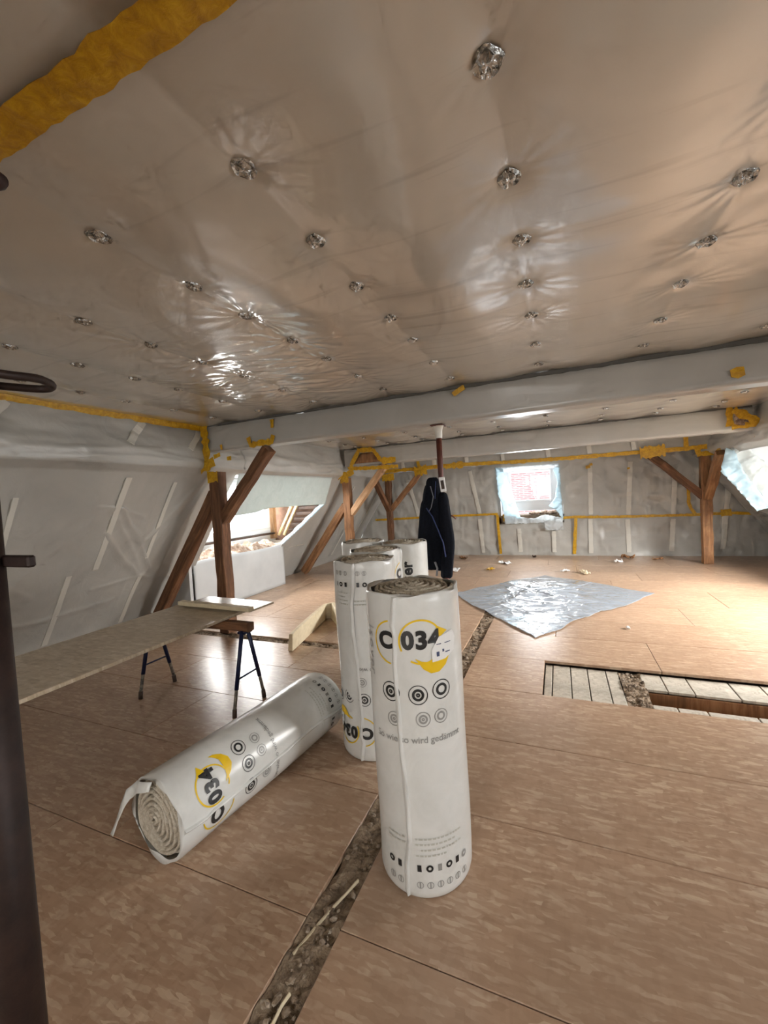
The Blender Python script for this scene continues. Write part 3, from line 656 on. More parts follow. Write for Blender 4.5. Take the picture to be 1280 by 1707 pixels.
# left end of beam two: bare wood framed with tape
patch('bare_wood', on(b2l, [(-3.62, 7.17, 2.21), (-3.47, 7.17, 2.40), (-3.22, 7.17, 2.40), (-3.06, 7.17, 2.21)]), 'wood_brown', beam2, 2, .004, .02, 3)
btape(beam2, b2l, [(-3.70, 7.16, 2.10), (-3.66, 7.16, 2.20), (-3.50, 7.16, 2.44)], .075, lift=.025); btape(beam2, b2l, [(-3.52, 7.16, 2.45), (-3.2, 7.16, 2.45)], .085, lift=.028); btape(beam2, b2l, [(-3.20, 7.16, 2.45), (-3.04, 7.16, 2.23), (-2.96, 7.16, 2.20)], .07, lift=.03); btape(beam2, b2l, [(-3.02, 7.15, 2.215), (-2.74, 7.15, 2.215)], .12, lift=.03, jag=.3)
btape(beam2, b2l, [(-3.98, 7.18, 1.99), (-3.80, 7.18, 2.0), (-3.68, 7.18, 2.05), (-3.69, 7.18, 2.16)], .12, lift=.04, jag=.35); btape(beam2, b2l, [(-3.72, 7.18, 2.12), (-3.2, 7.16, 2.10), (-2.7, 7.16, 2.09)], .07, lift=.03)
# right end of beam two
btape(beam2, b2l, [(2.20, 7.17, 2.50), (2.21, 7.17, 2.24)], .09, lift=.02, jag=.3); btape(beam2, b2l, [(2.24, 7.16, 2.46), (2.48, 7.15, 2.28), (2.60, 7.14, 2.16)], .10, lift=.03, jag=.35); btape(beam2, b2l, [(2.22, 7.17, 2.23), (2.50, 7.15, 2.24)], .07, lift=.03); btape(beam2, b2l, [(2.52, 7.15, 2.2), (2.5, 7.15, 2.06)], .07, lift=.03, jag=.35)

patch('torn_fill', on(b2l, [(2.25, 7.15, 2.46), (2.56, 7.14, 2.20), (2.25, 7.15, 2.25)]), 'fluff', beam2, 3, .012, .012, 5)

# ================================================================== timber posts with braces
def post(label, loc, top, w, m, braces):
    root = empty('timber_post', loc); tag(root, label, 'post', 'timber posts under the purlins'); L = Vector(loc)
    timber('post', (loc[0], loc[1], .001), (loc[0], loc[1], top), w, w, m, root, L, .007, (0, 1, 0), 12)
    for a, b, bw, bd, bm_ in braces: timber('brace', a, b, bw, bd, bm_, root, L, .006, (0, 1, 0) if abs(a[1]-b[1]) < .1 else (1, 0, 0), 8)
    return root, L
p1, p1l = post('dark timber post with two braces beside the sawhorse, nearest post', (-3.80, 3.84, 0), 1.955, .145, 'wood_old',
     [((-3.755, 3.84, 1.37), (-3.005, 3.84, 2.165), .115, .125, 'wood_old'), ((-3.84, 3.84, 1.70), (-5.04, 3.84, .055), .135, .13, 'wood_old')])
p2, p2l = post('paler brown timber post with two braces behind the standing rolls', (-3.88, 7.31, 0), 1.955, .145, 'wood_brown',
     [((-3.82, 7.31, 1.24), (-3.02, 7.31, 2.16), .11, .12, 'wood_pale'), ((-3.93, 7.31, 1.42), (-5.02, 7.31, .055), .14, .13, 'wood_brown')])
p3, p3l = post('dark timber post with V shaped braces in the far left corner', (-3.74, 9.14, 0), 1.955, .13, 'wood_old',
     [((-3.70, 9.14, 1.22), (-2.90, 9.14, 2.06), .11, .11, 'wood_brown'), ((-3.74, 9.08, 1.22), (-3.74, 8.33, 1.95), .11, .11, 'wood_old')])
p4, p4l = post('brown timber post with V shaped braces standing on the right by the far wall', (2.44, 9.12, 0), 1.955, .15, 'wood_brown',
     [((2.40, 9.12, 1.22), (1.58, 9.12, 2.06), .125, .12, 'wood_old'), ((2.45, 9.06, 1.20), (2.45, 8.36, 1.95), .12, .13, 'wood_brown')])
def ptape(root, rl, pts, w, n=(0, -1, 0), lift=.004, jag=.3): return ribbon('yellow_tape', on(rl, pts), w, n, 'tape', root, lift, jag, .03)
ptape(p1, p1l, [(-3.88, 3.765, 1.90), (-3.72, 3.765, 1.90)], .13); ptape(p2, p2l, [(-3.98, 7.235, 1.93), (-3.80, 7.235, 1.92)], .13)
ptape(p3, p3l, [(-3.86, 9.06, 1.99), (-3.55, 9.06, 2.0)], .16); ptape(p3, p3l, [(-3.02, 9.0, 2.07), (-2.72, 9.0, 2.10)], .20, lift=.01)
ptape(p4, p4l, [(1.42, 9.0, 2.08), (1.82, 9.0, 2.10)], .20, lift=.01); ptape(p4, p4l, [(2.30, 9.03, 1.985), (2.62, 9.03, 1.99)], .09); ptape(p4, p4l, [(2.30, 9.02, 2.10), (2.32, 9.02, 1.98)], .08); ptape(p4, p4l, [(2.44, 8.5, 1.96), (2.56, 8.45, 2.02)], .10)

# ================================================================== left dormer
dl = empty('trim_3', (-5.0, 5.7, .7)); tag(dl, 'boarding of the left dormer recess', kind='structure'); DL = Vector(dl.location)
def dbox(nm, x0, x1, y0, y1, z0, z1, m, par=dl, pl=DL, bev=0.0): return box(nm, x0-pl.x, x1-pl.x, y0-pl.y, y1-pl.y, z0-pl.z, z1-pl.z, m, par, bev)
dbox('dormer_roof', -5.72, -3.98, 4.15, 7.35, 2.05, 2.10, 'white_board'); dbox('dormer_cheek', -5.72, -4.75, 4.15, 4.20, .0, 2.05, 'white_board')

ck = ((-5.72, .7), (-5.02, .7), (-4.16, 1.93), (-4.16, 2.05), (-5.72, 2.05))
link('dormer_cheek', mesh('dormer_cheek', [(x-DL.x, 7.30-DL.y, z-DL.z) for x, z in ck]+[(x-DL.x, 7.34-DL.y, z-DL.z) for x, z in ck], [(0, 1, 2, 3, 4), (9, 8, 7, 6, 5)]+[(k, k+5, (k+1) % 5+5, (k+1) % 5) for k in range(5)]), 'brown_felt', dl)
dbox('dormer_sill', -5.75, -4.86, 4.2, 7.3, .66, .73, 'wood_grey'); dbox('dormer_apron', -5.75, -5.70, 4.2, 7.3, .0, .93, 'white_board')
w2 = empty('window_2', (-5.6, 5.7, .93)); tag(w2, 'white framed dormer window on the left', kind='structure'); W2 = Vector(w2.location)
def w2box(nm, y0, y1, z0, z1, m, x0=-5.66, x1=-5.58): return dbox(nm, x0, x1, y0, y1, z0, z1, m, w2, W2, .006)
w2box('window_frame', 4.30, 7.0, .93, 1.03, 'white_pvc'); w2box('window_frame', 4.30, 7.0, 1.97, 2.05, 'white_pvc'); w2box('window_frame', 4.30, 4.42, 1.03, 1.97, 'white_pvc'); w2box('window_frame', 6.86, 7.0, 1.03, 1.97, 'white_pvc'); w2box('window_frame', 5.55, 5.70, 1.03, 1.97, 'white_pvc')
for a, b in ((4.42, 5.55), (5.70, 6.86)):
    w2box('window_sash', a, b, 1.03, 1.09, 'white_pvc', -5.62, -5.55); w2box('window_sash', a, b, 1.91, 1.97, 'white_pvc', -5.62, -5.55); w2box('window_sash', a, a+.06, 1.09, 1.91, 'white_pvc', -5.62, -5.55); w2box('window_sash', b-.06, b, 1.09, 1.91, 'white_pvc', -5.62, -5.55)
    w2box('pane', a+.06, b-.06, 1.09, 1.91, 'pane', -5.60, -5.594)
dbox('dark_sill', -5.66, -5.50, 4.25, 7.05, .895, .93, 'tile_dark', w2, W2)
dbox('wood_jamb', -5.62, -5.50, 7.02, 7.10, .80, 2.05, 'wood_pale')
for i in range(2):
    o = timber('roof_batten', (-5.50+.13*i, 7.16, .86), (-4.98+.13*i, 7.16, 1.72), .05, .05, 'wood_batten', dl, DL, .003, (0, 1, 0), 4)
for i in range(7):
    z = .84+.115*i; x = -5.28+(z-.84)*.62
    o = link('roof_tile', bm_mesh('roof_tile', box_bm(-.20, .26, -.03, .03, -.032, .032, .006)), 'tile_dark', dl); o.location = Vector((x+.16, 7.20, z))-DL; o.rotation_euler = (.35, 0, random.uniform(-.03, .03))
# turned-back foil along the cut edge of the slope
v = []; f = []
zz = np.linspace(.76, 1.94, 26)
for i, z in enumerate(zz):
    y = float(np.interp(z, [.60, .78, 1.46, 1.94], [6.30, 6.33, 7.08, 6.80])); a = sl(y+.03, z, -1, .02); j = .02*sin(i*1.7)
    b = a+Vector((-.24+j*.3, .12+j, -.03)); v += [a, a.lerp(b, .5)+Vector((0, -.012, .015)), b]
    if i: k = 3*i; f += [(k-3, k, k+1, k-2), (k-2, k+1, k+2, k-1)]
o = link('foil_flap', mesh('foil_flap', v, f), 'foil_blue', None, True); tag(o, 'pale blue foil edge turned back along the slanting cut beside the left dormer', 'foil flap')
m_ = o.modifiers.new('thickness', 'SOLIDIFY'); m_.thickness = .002
# white foil hanging from the purlin
ny, nz = 110, 26; ys = np.linspace(4.35, 6.86, ny); ts = np.linspace(0, 1, nz)
Yh, Th = np.meshgrid(ys, ts, indexing='ij')
bot = np.interp(Yh, [4.35, 4.9, 5.2, 6.0, 6.86], [1.40, 1.42, 1.47, 1.47, 1.46])
Zh = 1.985+(bot-1.985)*Th; Xh = -3.93-.20*Th+.022*np.sin(Yh*7+np.sin(Yh*3)*2)*Th**.7+fbm(Yh, Zh, 2.5, 14, 3)*.03*(.2+Th)
o = grid('hanging_foil', np.stack([Xh, Yh, Zh], -1), 'foil_hang', None, None, .002); tag(o, 'white foil sheet hanging across the top of the left dormer window', 'foil sheet')
# white panel under the dormer
nv = 50; ys = np.linspace(4.30, 6.39, nv); zs_ = np.linspace(.002, 1, 16); Yh, Th = np.meshgrid(ys, zs_, indexing='ij')
Zh = Th*(.765+.012*np.sin(Yh*3)); Xh = -4.83+fbm(Yh, Zh, 1.5, 19, 2)*.015
o = grid('white_panel', np.stack([Xh, Yh, Zh], -1), 'white_board', None, None, .012); tag(o, 'smooth white panel standing below the left dormer window', 'panel')
# insulation lying on the dormer sill
def fluff(name, x0, x1, y0, y1, z0, h, seed, label):
    X, Y = np.meshgrid(np.linspace(x0, x1, 36), np.linspace(y0, y1, 110), indexing='ij')
    e = np.minimum(np.minimum((X-x0)/(x1-x0), (x1-X)/(x1-x0))*5, np.minimum(Y-y0, y1-Y)/.12); e = np.clip(e, 0, 1)**.5
    Z = z0+e*(h+fbm(X, Y, 4, seed, 5)*.16+.045*ridged(X*3, Y*3, 2, seed))
    o = grid(name, np.stack([X, Y, Z], -1)[::-1][:, ::1], 'fluff'); tag(o, label, 'insulation')
    bpy.data.objects[o.name].data.flip_normals() if False else None
    return o
fluff('insulation_batt', -5.48, -4.845, 4.32, 5.57, .731, .085, 3, 'lumpy pinkish insulation on the dormer sill behind the nearest post')
fluff('insulation_batt', -5.48, -4.845, 5.59, 6.45, .731, .075, 7, 'lumpy cream insulation at the right end of the dormer sill')

# ================================================================== right dormer (mostly outside the frame)
dr = empty('trim_4', (3.3, 6.5, .8)); tag(dr, 'boarding of the right dormer recess', kind='structure'); DR = Vector(dr.location)
dbox('dormer_roof', 2.6, 4.1, 4.15, 8.2, 2.05, 2.10, 'white_board', dr, DR); 
for yc in (8.10, 4.10):
    ck = ((3.42, .76), (4.1, .76), (4.1, 2.05), (2.62, 2.05), (2.62, 1.96))
    link('dormer_cheek', mesh('dormer_cheek', [(x-DR.x, yc-DR.y, z-DR.z) for x, z in ck]+[(x-DR.x, yc+.04-DR.y, z-DR.z) for x, z in ck], [(0, 1, 2, 3, 4), (9, 8, 7, 6, 5)]+[(k, k+5, (k+1) % 5+5, (k+1) % 5) for k in range(5)]), 'white_board', dr)
dbox('dormer_sill', 3.32, 4.1, 4.15, 8.15, .74, .80, 'wood_grey', dr, DR)
flap('foil_flap', [(2.40, 7.98, 2.0), (2.315, 7.95, 1.64), (2.50, 7.96, 1.40), (2.76, 7.96, 1.0), (2.93, 7.96, 1.06), (2.68, 7.98, 1.50), (2.58, 7.98, 1.70), (2.50, 7.98, 1.95)], 'foil_blue', 'pale blue foil flap hanging from the right dormer beside the brown post', 8, .02)
flap('foil_flap', [(2.47, 8.02, 1.99), (2.57, 8.02, 1.70), (2.67, 8.02, 1.52), (2.92, 8.02, 1.08), (3.10, 8.02, 1.2), (3.0, 8.02, 1.6), (2.68, 8.0, 1.97)], 'foil_hang', 'white foil sheet behind the blue flap at the right edge', 9, .02)

# ================================================================== insulation rolls
RR, RH = .187, 1.175
def text2d(s, size, bold=0.0, rot=0.0):
    cu = bpy.data.curves.new('_txt', 'FONT'); cu.body = s; cu.size = size; cu.offset = bold; cu.align_x = 'CENTER'; cu.align_y = 'CENTER'; cu.resolution_u = 4
    ob = bpy.data.objects.new('_txt', cu); COL.objects.link(ob); bpy.context.view_layer.update()
    me = bpy.data.meshes.new_from_object(ob.evaluated_get(bpy.context.evaluated_depsgraph_get()))
    bm = bmesh.new(); bm.from_mesh(me); bpy.data.objects.remove(ob, do_unlink=True); bpy.data.meshes.remove(me); bpy.data.curves.remove(cu)
    if rot: bmesh.ops.rotate(bm, verts=bm.verts, cent=(0, 0, 0), matrix=Matrix.Rotation(rot, 3, 'Z'))
    return bm
def rad(z, th):      # slightly irregular wrapped roll
    e = min(1, z/.03); top = min(1, (RH-z)/.03)
    return RR*(1-.06*(1-e)**2-.03*(1-top)**2)+.0035*sin(2*th+1.1)+.002*sin(3*th+z*5)+.0018*sin(z*9+th)
def wrap(bm, s0, z0, lift=.0016):
    xs = [v.co.x for v in bm.verts]
    x = min(xs)+.012
    while x < max(xs):
        bmesh.ops.bisect_plane(bm, geom=bm.verts[:]+bm.edges[:]+bm.faces[:], plane_co=(x, 0, 0), plane_no=(1, 0, 0)); x += .012
    for v in bm.verts:
        th = (s0+v.co.x)/RR-pi/2; z = z0+v.co.y; R = rad(z, th)+lift; v.co = Vector((R*cos(th), R*sin(th), z))
    return bm
def ring2d(r0, r1, a0=0, a1=2*pi, n=40, ex=1.0):
    bm = bmesh.new(); full = abs(a1-a0-2*pi) < 1e-4; V = []
    for i in range(n+(0 if full else 1)):
        a = a0+(a1-a0)*i/n; V.append((bm.verts.new((r0*cos(a)*ex, r0*sin(a), 0)), bm.verts.new((r1*cos(a)*ex, r1*sin(a), 0))))
    for i in range(n): p, q = V[i], V[(i+1) % len(V)]; bm.faces.new((p[0], p[1], q[1], q[0]))
    return bm
def poly2d(pts):
    bm = bmesh.new(); bm.faces.new([bm.verts.new((x, y, 0)) for x, y in pts]); bmesh.ops.triangulate(bm, faces=bm.faces[:]); return bm
def rect2d(w, h): return poly2d([(-w/2, -h/2), (w/2, -h/2), (w/2, h/2), (-w/2, h/2)])
def collect(name, items):
    out = bmesh.new()
    for bm, s, z, l in items:
        wrap(bm, s, z, l); tmp = bpy.data.meshes.new('_w'); bm.to_mesh(tmp); bm.free(); out.from_mesh(tmp); bpy.data.meshes.remove(tmp)
    return bm_mesh(name, out)
def roll_meshes():
    D = {}
    # film
    n = 72; zs = [0, .004, .012, .03]+list(np.linspace(.08, RH-.06, 26))+[RH-.03, RH-.012, RH-.004, RH]
    v = []; f = []
    for k, z in enumerate(zs):
        for i in range(n):
            th = 2*pi*i/n; R = rad(z, th)
            if k >= len(zs)-2: R += .004*sin(7*th)+.003*sin(11*th+1)
            v.append((R*cos(th), R*sin(th), z+(.006*sin(5*th+1) if k == len(zs)-1 else 0)))
    for k in range(len(zs)-1):
        for i in range(n): f.append((k*n+i, k*n+(i+1) % n, (k+1)*n+(i+1) % n, (k+1)*n+i))
    b = len(v); R2 = RR*.90
    for i in range(n): th = 2*pi*i/n; q = RR*(.90+.035*sin(4*th+.5)+.02*sin(9*th)); v.append((q*cos(th), q*sin(th), RH-.002+.004*sin(6*th)))
    k = len(zs)-1
    for i in range(n): f.append((k*n+i, k*n+(i+1) % n, b+(i+1) % n, b+i))
    f.append(tuple(range(n))[::-1])
    D['film_wrap'] = (mesh('film_wrap', v, f), 'wrap_film', True, None)
    # rolled wool seen in the open end: spiral layers
    bm = bmesh.new(); turns = 7; m_ = 420; prev = None
    for i in range(m_+1):
        t_ = i/m_; th = t_*turns*2*pi; R0 = .012+t_*(RR*.88-.012); dw = (RR*.88)/turns
        R0 += .004*sin(3*th*.9+t_*9); R1 = R0-dw*.62; jz = .008*vnoise(i*.17, 2.0, 1)+.010*(1-t_)
        cur = []
        for rr_, z_ in ((R0, -.040), (R0-dw*.06, -.006), (R0-dw*.30, .001), (R1, -.008), (R1-dw*.12, -.045)):
            cur.append(bm.verts.new((max(rr_, .001)*cos(th)*1.02, max(rr_, .001)*sin(th), RH+.006+z_+float(jz)-.006*t_)))
        if prev:
            for a in range(4): bm.faces.new((prev[a], prev[a+1], cur[a+1], cur[a]))
        prev = cur
    c0 = [bm.verts.new((RR*.93*cos(2*pi*i/40), RR*.93*sin(2*pi*i/40), RH-.042)) for i in range(40)]; bm.faces.new(c0)
    bmesh.ops.recalc_face_normals(bm, faces=bm.faces)
    D['wool_spiral'] = (bm_mesh('wool_spiral', bm, True), 'mineral_wool', True, 'beige rolled mineral wool in the open end')
    # welded seam of the film: a ridge
    pts = [(-.073, RH-.008), (-.088, 1.06), (-.079, 1.02), (-.080, .98), (-.086, .91), (-.077, .61), (-.064, .40), (-.062, .24), (-.080, .136), (-.084, .004)]
    P = []
    for (a, za), (c, zc) in zip(pts[:-1], pts[1:]):
        k_ = max(1, int(abs(za-zc)/.02)); P += [(a+(c-a)*i/k_, za+(zc-za)*i/k_) for i in range(k_)]
    P.append(pts[-1]); v = []; f = []
    for i, (s, z) in enumerate(P):
        h = .012+.003*sin(i*.9)
        for ds, l in ((-.012, -.001), (-.003, h*.55), (.003+.004*sin(i*.4), h), (.006, h*.5), (.010, -.001)):
            th = (s+ds)/RR-pi/2; R = rad(z, th)+l; v.append((R*cos(th), R*sin(th), z))
        if i: a = 5*(i-1); f += [(a+j, a+j+1, a+j+6, a+j+5) for j in range(4)]
    D['film_seam'] = (mesh('film_seam', v, f), 'wrap_film', True, 'raised welded seam of the film')
    L = .0016; L2 = .0028; PR = []      # printed pieces: (name, mesh, material, label, parent index)
    def pr(name, bm, s_, z_, l, m, label=None, par=None, kind=None):
        wrap(bm, s_, z_, l); me = bm_mesh(name, bm); me.materials.append(MATS[m]); PR.append((name, me, label, par, kind)); return len(PR)-1
    for ch, ds in (('0', -.046), ('3', .006), ('4', .056)): pr('letter', text2d(ch, .092, .0045), .018+ds, 1.004, L2, 'print_black', 'black digit '+ch)
    pr('letter', text2d('C', .088, .0045), -.118, 1.0, L2, 'print_black', 'black letter C')
    def word(w, size, bold, rot, s_, z_, adv, m='print_black'):
        for k, ch in enumerate(w):
            q = adv[k]; pr('letter', text2d(ch, size, bold, rot), s_+(0 if ch != 'i' else .0), z_+q, L, m, 'letter '+ch)
    av = [-.078, -.050, -.012, .027, .064, .094]
    word('isover', .066, 0, -pi/2, -.208, .955, [-a*1.05 for a in av], 'print_grey'); word('isover', .118, .004, pi/2, .40, .85, [a*1.75 for a in av])
    pr('emblem', ring2d(.079, .086, radians(-120), radians(205), 60), .022, 1.0, L, 'print_yellow', 'thin yellow ring around 034')
    pr('emblem', ring2d(.080, .086, radians(100), radians(262), 40), -.088, .995, L, 'print_yellow', 'thin yellow arc around C')
    pr('emblem', poly2d([(-.055, .0), (-.03, -.012), (.0, -.016), (.05, -.012), (.075, .008), (.088, .022), (.085, -.004), (.066, -.036), (.036, -.058), (.004, -.060), (-.025, -.042)]), .052, .938, L, 'print_yellow', 'solid yellow crescent')
    pr('emblem', poly2d([(-.022, .024), (.030, -.004), (-.008, -.024), (-.014, -.006)]), .102, 1.034, L, 'print_yellow', 'yellow arrow tip')
    for s_, z_, r, m in ((-.109, .804, .038, 'print_black'), (.001, .798, .038, 'print_black'), (.095, .811, .038, 'print_black'), (-.10, .70, .028, 'print_grey'), (.016, .704, .029, 'print_grey'), (.088, .709, .028, 'print_grey')):
        k = pr('pictogram', ring2d(r-.0035, r), s_, z_, L, m); pr('pictogram_core', ring2d(r*.36, r*.62, n=28), s_, z_, L, m, None, k)
        if abs(s_-.095) > .01: pr('pictogram_dot', ring2d(.002, r*.22, n=18), s_, z_, L, m, None, k)
    pr('slogan', text2d('So wie so wird gedämmt', .036, .0004), -.005, .624, L, 'print_grey', 'small grey slogan', None, 'stuff')
    for k in range(9):
        s_ = -.150+.040*k
        if k == 2: continue
        pr('pictogram', rect2d(.016, .026) if k % 2 else ring2d(.006, .014, n=20), s_, .128, L, 'print_black' if k % 3 != 2 else 'print_grey')
        q = pr('pictogram', ring2d(.011, .0135, n=20), s_, .062, L, 'print_grey'); pr('pictogram_core', rect2d(.005, .022), s_, .062, L, 'print_grey', None, q)
    out = bmesh.new()
    for z_, a, b_ in ((.243, -.16, -.09), (.243, -.04, .15), (.222, -.16, -.09), (.222, -.04, .12), (.200, -.02, .15), (.178, -.04, .07)):
        s_ = a
        while s_ < b_:
            w = random.uniform(.006, .016); q = wrap(rect2d(w, .007), s_+w/2, z_, L); tmp = bpy.data.meshes.new('_w'); q.to_mesh(tmp); q.free(); out.from_mesh(tmp); bpy.data.meshes.remove(tmp); s_ += w+.005
    me = bm_mesh('fine_print', out); me.materials.append(MATS['print_pale']); PR.append(('fine_print', me, 'lines of pale fine print', None, 'stuff'))
    k = pr('sticker', poly2d([(-.050, -.045), (-.052, .0), (-.020, .048), (.048, .062), (.062, .03), (.052, -.018), (.004, -.040)]), .112, .965, .0034, 'label_white', 'torn white sticker')
    for w, h, s_, z_ in ((.012, .018, .085, .948), (.008, .010, .108, .958), (.022, .004, .128, .95), (.02, .003, .09, .985), (.03, .003, .13, .985)):
        pr('sticker_mark', rect2d(w, h), s_, z_, .0042, 'print_navy', None, k)
    return D, PR
RM, PRINTS = roll_meshes()
def roll(label, mtx, flip=False, nosticker=False):
    root = empty('insulation_roll'); tag(root, label, 'insulation roll', 'white film wrapped insulation rolls')
    root.matrix_basis = mtx; FL = Matrix.Translation((0, 0, RH)) @ Matrix.Rotation(pi, 4, 'X')
    for nm, (me, m, sm, lb) in RM.items():
        if not me.materials: me.materials.append(MATS[m])
        o = link(nm, me, None, root, sm)
        if lb: o['label'] = lb
        if flip and nm == 'film_seam': o.matrix_basis = FL
    made = []
    for nm, me, lb, par, kd in PRINTS:
        if nosticker and nm.startswith('sticker'): continue
        o = link(nm, me, None, made[par] if par is not None else root); made.append(o)
        if lb: o['label'] = lb
        if kd: o['kind'] = kd
        if flip and par is None: o.matrix_basis = FL
    return root
def stand(x, y, spin, flip=False, tilt=(0, 0)):
    m = Matrix.Translation((x, y, .002)) @ Matrix.Rotation(tilt[0], 4, 'X') @ Matrix.Rotation(tilt[1], 4, 'Y')
    return m @ Matrix.Rotation(spin, 4, 'Z')
fs = atan2(-1.6, .575)+pi/2
roll('white insulation roll standing in front, C 034 facing the viewer', stand(-.575, 1.60, fs))
roll('upright insulation roll directly behind the front one, printed upside down', stand(-1.125, 2.28, radians(-200.7)), True)
roll('upright insulation roll in the middle of the standing cluster', stand(-1.235, 2.69, radians(120)))
roll('upright insulation roll at the back left of the cluster', stand(-1.575, 3.20, radians(70)))
roll('upright insulation roll on the right of the cluster beside the jacket', stand(-1.165, 3.12, radians(-98)))
a = Vector((-1.68, 1.20, .190)); b = Vector((-1.545, 2.37, .190)); ml = frame_mat(b, a, (0, 0, 1))
ml.translation = a-(a-b).normalized()*RH
lying = roll('insulation roll lying on its side on the floor beside the blue sawhorse', ml @ Matrix.Rotation(radians(113), 4, 'Z'), nosticker=True)

inv = lying.matrix_basis.inverted()
tail = [(-1.66, 1.176, .378), (-1.76, 1.172, .365), (-1.82, 1.165, .315), (-1.855, 1.155, .24), (-1.875, 1.14, .17), (-1.895, 1.13, .12), (-1.875, 1.125, .115), (-1.85, 1.135, .18), (-1.825, 1.145, .235), (-1.79, 1.152, .285), (-1.73, 1.158, .325), (-1.66, 1.162, .345)]
o = patch('film_tail', [inv @ Vector(p) for p in tail], 'wrap_film', lying, 3, .012, .0015, 6, 12); o['label'] = 'loose tail of film at the open end'

# ================================================================== sawhorse table
def sawhorse(label, x0, x1, yc):
    root = empty('sawhorse', ((x0+x1)/2, yc, 0)); tag(root, label, 'sawhorse'); R = Vector(root.location)
    o = timber('top_beam', (x0-.06, yc, .625), (x1+.06, yc, .625), .075, .065, 'wood_old', root, R, .002, (0, 0, 1), 4)
    for x in (x0, x1):
        for s in (-1, 1):
            a = Vector((x, yc+s*.03, .60))-R; b = Vector((x, yc+s*.165, .03))-R; k = a.lerp(b, .72)
            lg = tube('leg', [a, k], .0155, 'blue_steel', root, 10)
            tube('leg_extension', [k-(b-a).normalized()*.03, b], .0125, 'worn_steel', lg, 10)
            tube('rubber_foot', [b-(b-a).normalized()*.03, b+Vector((0, 0, -.029))], .0165, 'tile_dark', lg, 10)
        c = .55
        tube('crossbar', [Vector((x, yc-.03-.135*.60, .60-.57*.60))-R, Vector((x, yc+.03+.135*.60, .60-.57*.60))-R], .007, 'blue_steel', root, 8)
        box('bracket', x-.035-R.x, x+.035-R.x, -.045, .045, .575, .592, 'blue_steel', root, .004)
    return root
sawhorse('blue steel sawhorse carrying the far end of the long board', -3.23, -2.235, 2.42)
sawhorse('blue steel sawhorse carrying the near end of the long board outside the frame', -3.23, -2.235, .45)
tb = link('work_board', bm_mesh('work_board', box_bm(-.385, .385, -1.25, 1.25, 0, .022, .003)), 'osb_board'); tb.location = (-2.785, 1.44, .660); tb.rotation_euler = (0, 0, radians(.8)); tag(tb, 'long pale chipboard laid on the sawhorse along the left', 'board')
o = link('chipboard_offcut', bm_mesh('chipboard_offcut', box_bm(-.40, .40, -.14, .14, 0, .016, .002)), 'osb_board'); o.location = (-2.70, 2.74, .683); o.rotation_euler = (radians(0), 0, radians(-4)); tag(o, 'short chipboard offcut lying on the far end of the long board', 'board')
o = timber('wood_lath', (-3.10, 2.60, .7165), (-2.28, 2.555, .7165), .034, .058, 'fibreboard', None, jit=.001, n=4, bev=.003, hint=(0, 1, 0)); tag(o, 'pale wooden lath lying along the front of the chipboard offcut', 'lath')
# bent fibreboard strip standing on the floor
bm = bmesh.new(); path = [Vector((-2.62, 3.47, 0)), Vector((-2.66, 3.66, 0)), Vector((-2.75, 4.05, 0)), Vector((-2.87, 4.56, 0)), Vector((-2.78, 4.62, 0)), Vector((-2.58, 4.40, 0)), Vector((-2.30, 4.10, 0))]; hs = [.185, .20, .205, .20, .21, .16, .13]
rings = []
for i, p in enumerate(path):
    t_ = (path[min(i+1, 6)]-path[max(i-1, 0)]).normalized(); s = Vector((-t_.y, t_.x, 0))*.028
    rings.append([bm.verts.new(p+s+Vector((0, 0, .001))), bm.verts.new(p-s+Vector((0, 0, .001))), bm.verts.new(p-s*.8+Vector((.02, 0, hs[i]))), bm.verts.new(p+s*.8+Vector((.02, 0, hs[i])))])
for i in range(6):
    for k in range(4): bm.faces.new((rings[i][k], rings[i][(k+1) % 4], rings[i+1][(k+1) % 4], rings[i+1][k]))
bm.faces.new(rings[0][::-1]); bm.faces.new(rings[-1]); bmesh.ops.recalc_face_normals(bm, faces=bm.faces); bmesh.ops.bevel(bm, geom=bm.edges[:], offset=.006, segments=1, affect='EDGES')
tag(link('fibreboard_offcut', bm_mesh('fibreboard_offcut', bm), 'fibreboard'), 'cream fibreboard strip bent to a corner, standing on edge behind the sawhorse', 'offcut')

# ================================================================== steel props
def far_prop():
    root = empty('steel_prop', (-1.03, 3.85, 0)); tag(root, 'rust red steel prop holding up the foil wrapped beam, jacket hung on it', 'prop')
    box('base_plate', -.07, .07, -.07, .07, .001, .008, 'red_steel', root, .002)
    tube('outer_tube', [(0, 0, .008), (0, 0, 1.35)], .034, 'red_steel', root, 18)
    tube('inner_tube', [(0, 0, 1.35), (0, 0, 2.185)], .027, 'red_steel', root, 18)
    col = tube('collar', [(0, 0, 1.30), (0, 0, 1.38)], .043, 'red_steel', root, 18)
    tube('collar_handle', [(.04, 0, 1.34), (.10, -.03, 1.33), (.13, -.02, 1.30)], .008, 'red_steel', col, 8)
    box('head_plate', -.06, .06, -.07, .07, 2.184, 2.194, 'red_steel', root, .002)
    v = []; f = []; n = 20
    for k, (z, R) in enumerate(((2.07, .031), (2.10, .034), (2.14, .036), (2.17, .045), (2.19, .06))):
        for i in range(n): a_ = 2*pi*i/n; q = R*(1+.06*sin(3*a_+k)); v.append((q*cos(a_), q*sin(a_), z))
        if k: f += [((k-1)*n+i, (k-1)*n+(i+1) % n, k*n+(i+1) % n, k*n+i) for i in range(n)]
    o = link('foil_sleeve', mesh('foil_sleeve', v, f), 'foil_strip', root, True); o['label'] = 'white foil sleeve at the top of the prop'
far_prop()
